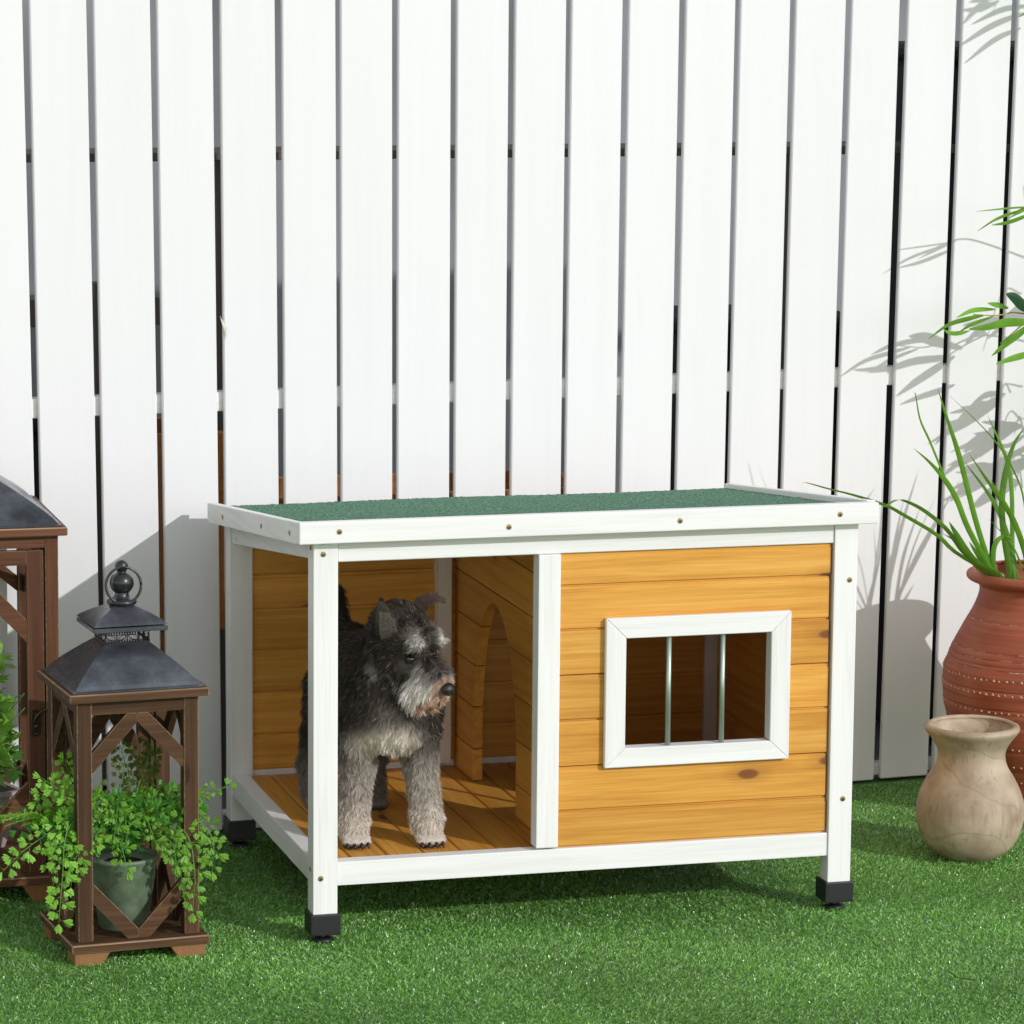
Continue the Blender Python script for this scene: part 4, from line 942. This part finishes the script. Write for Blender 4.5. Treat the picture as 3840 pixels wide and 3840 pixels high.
# hind legs: thigh, stifle forward, hock back, near vertical shank
for sx,hx in ((-1,.106),(1,.202)):
    cap((.154+(hx-.154)*.62,.415,.365),(hx,.378,.285),.046,.037,.02); cap((hx,.372,.285),(hx+sx*.004,.445,.215),.038,.026,.014); cap((hx+sx*.004,.445,.215),(hx+sx*.004,.425,.158),.027,.025,.010)
    for t_ in (-1,0,1): cap((hx+sx*.004+t_*.011,.410,.150),(hx+sx*.004+t_*.013,.386,.1465),.0125,.0092,.004)
# head
NB=len(prims)
ell(H(-.008,0,.006),(.060,.051,.050),[hf,hs_,hu],.012)
ell(H(.020,0,.026),(.036,.040,.020),[hf,hs_,hu],.010)          # brow ridge
cap(H(.030,0,-.016),H(.102,0,-.022),.031,.022,.010)           # muzzle
ell(H(.086,0,-.046),(.036,.036,.027),[hf,hs_,hu],.010)         # beard mass
ell(H(.045,0,-.040),(.044,.030,.024),[hf,hs_,hu],.010)
for s_ in (-1,1):
    ell(H(.026,s_*.026,-.030),(.036,.022,.026),[hf,hs_,hu],.012); ell(H(.046,s_*.024,.022),(.012,.015,.008),[hf,hs_,hu],.006)
def sdf(P, sub=None):
    d=None
    for pr in (prims if sub is None else sub):
        if pr[0]=='cap':
            _,a,b,r0,r1,k=pr; ab=b-a; t_=np.clip(((P-a)@ab)/(ab@ab),0,1); e=np.linalg.norm(P-a-t_[...,None]*ab,axis=-1)-(r0+(r1-r0)*t_)
        else:
            _,c,rad,ax,_,k=pr; q=(P-c)@ax.T/rad; l=np.linalg.norm(q,axis=-1); e=(l-1)*l/(np.linalg.norm(q/rad,axis=-1)+1e-9)
        if d is None: d=e
        else: h=np.clip(.5+.5*(d-e)/k,0,1); d=d*(1-h)+e*h-k*h*(1-h)
    return d
def surface_nets(lo,hi,st):
    n=[int((hi[i]-lo[i])/st)+1 for i in range(3)]
    ax=[lo[i]+st*np.arange(n[i]) for i in range(3)]
    G=np.stack(np.meshgrid(*ax,indexing='ij'),-1); D=sdf(G)
    S_=D<0; 
    c=np.zeros([m-1 for m in n]); 
    for i in (0,1):
        for j in (0,1):
            for k in (0,1): c+=S_[i:n[0]-1+i,j:n[1]-1+j,k:n[2]-1+k]
    act=(c>0)&(c<8); idx=-np.ones(act.shape,int); idx[act]=np.arange(act.sum()); cells=np.argwhere(act)
    acc=np.zeros((len(cells),3)); cnt=np.zeros(len(cells))
    cor=[(i,j,k) for i in (0,1) for j in (0,1) for k in (0,1)]
    for a in cor:
        for b in cor:
            if sum(b)-sum(a)==1 and all(x<=y for x,y in zip(a,b)):
                pa=cells+a; pb=cells+b; da=D[tuple(pa.T)]; db=D[tuple(pb.T)]; m=(da<0)!=(db<0)
                t_=np.where(m,da/(da-db+1e-12),0)[:,None]; pos=pa+(pb-pa)*t_; acc[m]+=pos[m]; cnt[m]+=1
    V=np.array(lo)+st*(acc/cnt[:,None]); F=[]
    for axn in range(3):
        sl0=[slice(None)]*3; sl1=[slice(None)]*3; sl0[axn]=slice(0,-1); sl1[axn]=slice(1,None)
        A=S_[tuple(sl0)]; B=S_[tuple(sl1)]; e=np.argwhere(A!=B)
        o=[i for i in range(3) if i!=axn]
        e=e[(e[:,o[0]]>0)&(e[:,o[1]]>0)&(e[:,o[0]]<n[o[0]]-1)&(e[:,o[1]]<n[o[1]]-1)]
        def cell(d0,d1): q=e.copy(); q[:,o[0]]-=d0; q[:,o[1]]-=d1; return idx[tuple(q.T)]
        Q=np.stack([cell(1,1),cell(0,1),cell(0,0),cell(1,0)],1); flip=A[tuple(e.T)]
        if axn==1: flip=~flip
        Q[~flip]=Q[~flip][:,::-1]; F.append(Q)
    return V,np.concatenate(F)
dV,dF=surface_nets((.03,-.035,.134),(.30,.52,.60),.0042)
dV[:,2]=np.maximum(dV[:,2],.1372)
DARK=np.array([.024,.018,.015]); MID=np.array([.088,.062,.046]); GREY=np.array([.40,.355,.305]); LITE=np.array([.56,.53,.48]); TAN=np.array([.46,.25,.15]); PAW=np.array([.20,.17,.145])
def sm(x,a,b): t_=np.clip((x-a)/(b-a),0,1); return t_*t_*(3-2*t_)
def nz(P,s,o=0.0):                                # cheap smooth noise
    x,y,z=P.T*s
    return (np.sin(x*1.7+np.sin(y*2.3+o)*1.3+o)+np.sin(y*1.9+np.sin(z*2.1-o)*1.5)+np.sin(z*2.2+np.sin(x*1.6+2*o)*1.4))/3
def coat(P):
    x,y,z=P.T; n=nz(P,60)*.5+nz(P,130,2)*.5
    c=np.repeat(MID[None]*.34,len(P),0); c=c+(DARK-c)*sm(n,-.2,.6)[:,None]*.8
    def put(w,col):
        nonlocal c; c=c+(col-c)*np.clip(w,0,1)[:,None]
    nn=n*.012
    # legs fade to grey, paler toward the feet
    legmask=sm(-(z+nn),-.335,-.255)
    put(legmask*(y<.33),GREY*.95); put(sm(-(z+nn),-.235,-.17)*(y<.33),GREY*1.55)
    put(sm(-(z+nn),-.30,-.19)*(y>=.33)*.85,GREY*.6)
    # chest: pale bib low, brushed grey above
    bib=np.exp(-(((x-.150)/.058)**2+((z-.335+.1*abs(x-.17))/.030)**2)**1.5)*(y<.15)
    put(bib*1.2,GREY*1.75)
    put(np.exp(-(((x-.150)/.03)**2+((z-.385)/.02)**2))*(y<.12)*.35,GREY)
    put(sm(-z,-.150,-.1435)*(np.abs(n)>.05),PAW*.45)
    # head
    q=P-HD; a=q@hf; b=q@hs_; cc=q@hu; hd=sdf(P,prims[NB:]); bd=sdf(P,prims[:NB]); hm=sm(bd-hd,-.004,.006)
    nh=n*.010
    put(hm*(a>-.045)*(cc>-.02)*.5,MID*.5)
    put(hm*sm(a+nh,.056,.070)*sm(-cc,-.004,.012),LITE)                     # muzzle and beard
    put(hm*sm(-cc+nh,.044,.052)*sm(a,.010,.03)*.9,LITE*.8)                 # lower jaw line
    for s_ in (-1,1):
        put(hm*np.exp(-((a-.052)/.016)**2-((b-s_*.026)/.013)**2-((cc-.037)/.009)**2)*1.8,LITE*1.15)   # brows
        put(hm*np.exp(-((a-.060)/.014)**2-((b-s_*.013)/.006)**2-((cc+.010)/.008)**2)*.7,LITE)
        put(hm*np.exp(-((a-.044)/.018)**2-((b-s_*.028)/.017)**2-((cc+.004)/.017)**2)*1.5,DARK)         # dark round the eyes
    put(hm*sm(a,.078,.098)*sm(-cc,.040,.060)*.85,TAN)
    put(hm*sm(a,.104,.116)*.75,TAN*.9)
    put(hm*np.exp(-((a-.080)/.030)**4-(b/.012)**2-((cc-.002)/.012)**2)*.95,DARK*1.6)  # dark bridge
    put(np.exp(-(np.linalg.norm((P-H(.002,-.040,-.058))/np.array([.014,.014,.022]),axis=1))**4)*.8,LITE*.55)     # pale throat
    return np.clip(c,.004,.9)
t=NT('dog_skin'); a=t.add('ShaderNodeVertexColor'); a.layer_name='Col'; t.l(a.outputs[0],t.b.inputs['Base Color']); t.b.inputs['Roughness'].default_value=.8
dog=link('dog', fast_mesh('dog',dV,dF,coat(dV)*.8), t.m, None, smooth=True, label='salt and pepper bearded dog standing in the kennel porch, head turned to the right', cat='dog')
# eyes, nose, claws
eye=plain('eye_brown',(.010,.006,.004),.04,coat=1); nosem=plain('nose_leather',(.018,.015,.015),.35,noise=.3,nscale=500,bump=.6)
def ball(name,c,rad,m,par,axes=None,seg=20):
    bm=bmesh.new(); bmesh.ops.create_uvsphere(bm,u_segments=seg,v_segments=seg//2+2,radius=1)
    A=np.eye(3) if axes is None else np.array(axes)
    for v in bm.verts: q=np.array(v.co)*np.array(rad); v.co=Vector(np.array(c)+q@A)
    me=bpy.data.meshes.new(name); bm.to_mesh(me); bm.free(); return link(name,me,m,par,smooth=True)
for s_ in (-1,1): ball('eye',H(.0500,s_*.0285,-.0030),(.0078,.0078,.0078),eye,dog)
nose=ball('nose',H(.1265,0,-.016),(.0115,.0140,.0115),nosem,dog,[hf,hs_,hu])
blk=plain('nostril_black',(.003,.003,.003),.6)
for s_ in (-1,1): ball('nostril',H(.1362,s_*.0062,-.018),(.0032,.0028,.0034),blk,nose,[hf,hs_,hu],10)
for px,py in ((.104,.135),(.233,.112)):
    for t_ in (-1.5,-.5,.5,1.5):
        tube('claw',[(px+t_*.0120,py-.030+abs(t_)*.004,.1475),(px+t_*.0124,py-.037+abs(t_)*.004,.1435),(px+t_*.0124,py-.0405+abs(t_)*.004,.1385)],[.0036,.0028,.0008],nosem,dog,7)
# ears: folded flaps with thickness
def flap(name, rows, m, par, th=.0022):
    # rows: list of (left point, right point) from base to tip
    n=len(rows); V=[];F=[]; K=7
    for (l,r_) in rows:
        l=np.array(l);r_=np.array(r_)
        for k in range(K): V.append(l+(r_-l)*k/(K-1))
    V=np.array(V); 
    for i in range(n-1):
        for k in range(K-1): F.append((i*K+k,i*K+k+1,(i+1)*K+k+1,(i+1)*K+k))
    o=link(name, mesh(name,V,F), m, par, smooth=True); md=o.modifiers.new('thickness','SOLIDIFY'); md.thickness=th; md.offset=0
    s2=o.modifiers.new('round','SUBSURF'); s2.levels=1; s2.render_levels=2
    return o
earm=plain('ear_skin',(.035,.026,.024),.8,noise=.4,nscale=150); earin=plain('ear_inside',(.10,.06,.05),.8,noise=.5,nscale=220)
# viewer-left ear: pricked and open toward us
e1=[(H(-.010,-.056,.002),H(.012,-.036,.024)),(H(-.016,-.066,.020),H(.010,-.040,.038)),(H(-.022,-.072,.038),H(.002,-.046,.052)),(H(-.027,-.074,.056),H(-.010,-.056,.065)),(H(-.030,-.072,.076),H(-.027,-.069,.077))]
flap('ear',e1,earm,dog)
e1i=[(H(-.003,-.057,.006),H(.012,-.042,.022)),(H(-.009,-.064,.022),H(.011,-.046,.034)),(H(-.015,-.067,.036),H(.003,-.051,.047)),(H(-.021,-.069,.053),H(-.012,-.061,.058))]
flap('ear_inside',e1i,earin,dog,.0012)
# viewer-right ear: folds over and out to the right
e2=[(H(-.026,.018,.040),H(-.004,.036,.036)),(H(-.028,.030,.060),H(-.008,.046,.050)),(H(-.024,.046,.068),H(-.010,.058,.057)),(H(-.020,.068,.068),H(-.010,.072,.058)),(H(-.014,.092,.054),H(-.010,.090,.050))]
flap('ear',e2,earm,dog)
# fur strands
def fur():
    tri=np.concatenate([dF[:,[0,1,2]],dF[:,[0,2,3]]]); A,B,Cc=dV[tri[:,0]],dV[tri[:,1]],dV[tri[:,2]]
    cr=np.cross(B-A,Cc-A); ar=np.linalg.norm(cr,axis=1)/2
    q0=(A+B+Cc)/3-HD; wgt=ar*(1+1.6*(np.linalg.norm(q0,axis=1)<.13))
    n=100000; ti=rng.choice(len(tri),n,p=wgt/wgt.sum()); u=rng.random(n); v=rng.random(n); m=u+v>1; u[m]=1-u[m]; v[m]=1-v[m]
    P=A[ti]+(B[ti]-A[ti])*u[:,None]+(Cc[ti]-A[ti])*v[:,None]
    e=.002; N=np.stack([sdf(P+np.array(d)*e)-sdf(P-np.array(d)*e) for d in ((1,0,0),(0,1,0),(0,0,1))],1); N/=np.linalg.norm(N,axis=1)[:,None]+1e-9
    x,y,z=P.T; q=P-HD; a=q@hf; b=q@hs_; c_=q@hu; hd_=sdf(P,prims[NB:])<sdf(P,prims[:NB])
    keep=~((z<.152)&(N[:,2]<.2)) 
    # keep the eyes and nose clear
    for s_ in (-1,1): keep&=np.linalg.norm(P-H(.0500,s_*.0285,-.0030),axis=1)>.0105
    keep&=np.linalg.norm(P-H(.1240,0,-.016),axis=1)>.0135
    P,N,x,y,z,a,b,c_,hd_=P[keep],N[keep],x[keep],y[keep],z[keep],a[keep],b[keep],c_[keep],hd_[keep]; n=len(P)
    # lie direction
    flow=np.zeros((n,3)); flow[:,2]=-1; flow[:,1]=.45                       # body: down and back
    leg=(z<.30)&~hd_; flow[leg]=(0,-.1,-.8)
    fh=hd_&(a<.03)&(c_>-.015); flow[fh]=-hf*.9+hu*.05
    muz=hd_&(a>.050)&(c_<.008); sgn=np.sign(b+1e-6)[:,None]
    flow[muz]=(hf*.35-hu*1.0)[None]+(hs_*.6)[None]*sgn[muz]
    brow=hd_&(a>.034)&(c_>.022); flow[brow]=(hf*.45+hu*.25)[None]+(hs_*.9)[None]*sgn[brow]
    ck=hd_&(a<.03)&(c_<=-.015); flow[ck]=-hf*.5-hu*.9
    flow-=N*np.sum(flow*N,1)[:,None]; flow/=np.linalg.norm(flow,axis=1)[:,None]+1e-9
    L=np.full(n,.0090); L[leg]=.0085; L[z<.162]=.0035; L[fh]=.008; L[muz]=.016; L[muz&(c_<-.040)]=.022; L[brow]=.013; L[ck]=.011; L[hd_&(a>.100)]=.009
    nearEye=np.zeros(n,bool)
    for s_ in (-1,1): nearEye|=np.linalg.norm(P-H(.0500,s_*.0285,-.0030),axis=1)<.021
    L[nearEye&(c_<.020)]=.0035; L[nearEye]*=.6
    L*=rng.uniform(.7,1.25,n)
    lift=np.full(n,.55); lift[leg]=.85; lift[fh]=.7; lift[muz]=.45; lift[brow]=.8
    # clump: nudge directions with smooth noise so strands gather in wavy locks
    def vec(Pq,s,o): return np.stack([nz(Pq,s,o),nz(Pq[:,[1,2,0]],s,o+1.3),nz(Pq[:,[2,0,1]],s,o+2.7)],1)
    W1=vec(P,95,0.7); W2=vec(P,210,3.1)
    d=N*lift[:,None]+flow*(1-.45*lift)[:,None]+W1*.75+W2*.45+rng.normal(0,.10,(n,3)); d/=np.linalg.norm(d,axis=1)[:,None]
    cell=.0048; ctr=(np.floor((P+W1*.002)/cell)+.5)*cell                # locks pulled toward shared centres
    K=6; pts=np.zeros((n,K,3)); curl=np.where(leg,.0022,.0016); curl[muz]=.0015; ph=nz(P,120,5)*6+rng.normal(0,.3,n)
    s1=np.cross(d,N+.01); s1/=np.linalg.norm(s1,axis=1)[:,None]+1e-9
    for k in range(K):
        u=k/(K-1); g=np.zeros((n,3)); g[:,2]=-1
        p=P-N*.0012+d*(L*u)[:,None]+flow*(L*.45*u*u)[:,None]+g*(L*.16*u*u)[:,None]
        p+=s1*(curl*np.sin(ph+u*5.0)*u)[:,None]
        tgt=ctr+d*(L*u)[:,None]+flow*(L*.45*u*u)[:,None]; p+=(tgt-p)*(.30*u**1.2)
        pts[:,k]=p
    pts[:,:,2]=np.maximum(pts[:,:,2],.1375)
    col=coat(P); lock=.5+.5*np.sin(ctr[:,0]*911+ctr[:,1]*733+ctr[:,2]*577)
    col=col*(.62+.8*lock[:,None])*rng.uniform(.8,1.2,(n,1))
    gh=rng.random(n)<.05; dk=(col.mean(1)<.12)&gh; col[dk]=GREY*rng.uniform(.35,.9,(dk.sum(),1))
    ex=[];ec=[]
    for rows,out,col_ in ((e1,-hf*.3,MID*.5),(e1i,hf,GREY*.75),(e2,hu,MID*.9)):
        for _ in range(2600):
            i_=rng.integers(0,len(rows)-1); f_=rng.random(); g_=rng.random()
            p0=(np.array(rows[i_][0])*(1-f_)+np.array(rows[i_+1][0])*f_)*(1-g_)+(np.array(rows[i_][1])*(1-f_)+np.array(rows[i_+1][1])*f_)*g_
            d_=np.array(rows[i_+1][0])-np.array(rows[i_][0]); d_=d_/np.linalg.norm(d_)*.7+out*.45+rng.normal(0,.18,3); l_=rng.uniform(.003,.008)
            ex.append([p0+d_*l_*k/(K-1) for k in range(K)]); ec.append(col_*rng.uniform(.5,1.5))
    pts=np.concatenate([pts,np.array(ex)]); col=np.concatenate([col,np.array(ec)]); n=len(pts)
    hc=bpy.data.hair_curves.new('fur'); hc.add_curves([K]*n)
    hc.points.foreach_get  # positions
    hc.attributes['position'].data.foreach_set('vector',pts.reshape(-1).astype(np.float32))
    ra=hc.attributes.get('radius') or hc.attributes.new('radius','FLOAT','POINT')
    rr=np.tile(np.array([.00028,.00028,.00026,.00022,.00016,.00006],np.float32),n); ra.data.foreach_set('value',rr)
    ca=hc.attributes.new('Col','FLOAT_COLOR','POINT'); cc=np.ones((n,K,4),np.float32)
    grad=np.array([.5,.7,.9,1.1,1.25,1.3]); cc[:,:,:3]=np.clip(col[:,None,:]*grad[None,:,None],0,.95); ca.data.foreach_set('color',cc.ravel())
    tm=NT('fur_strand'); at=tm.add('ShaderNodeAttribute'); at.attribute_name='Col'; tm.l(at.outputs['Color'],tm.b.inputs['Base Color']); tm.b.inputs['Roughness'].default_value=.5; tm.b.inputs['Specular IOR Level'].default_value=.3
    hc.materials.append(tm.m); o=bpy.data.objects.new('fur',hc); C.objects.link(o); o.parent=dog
fur()
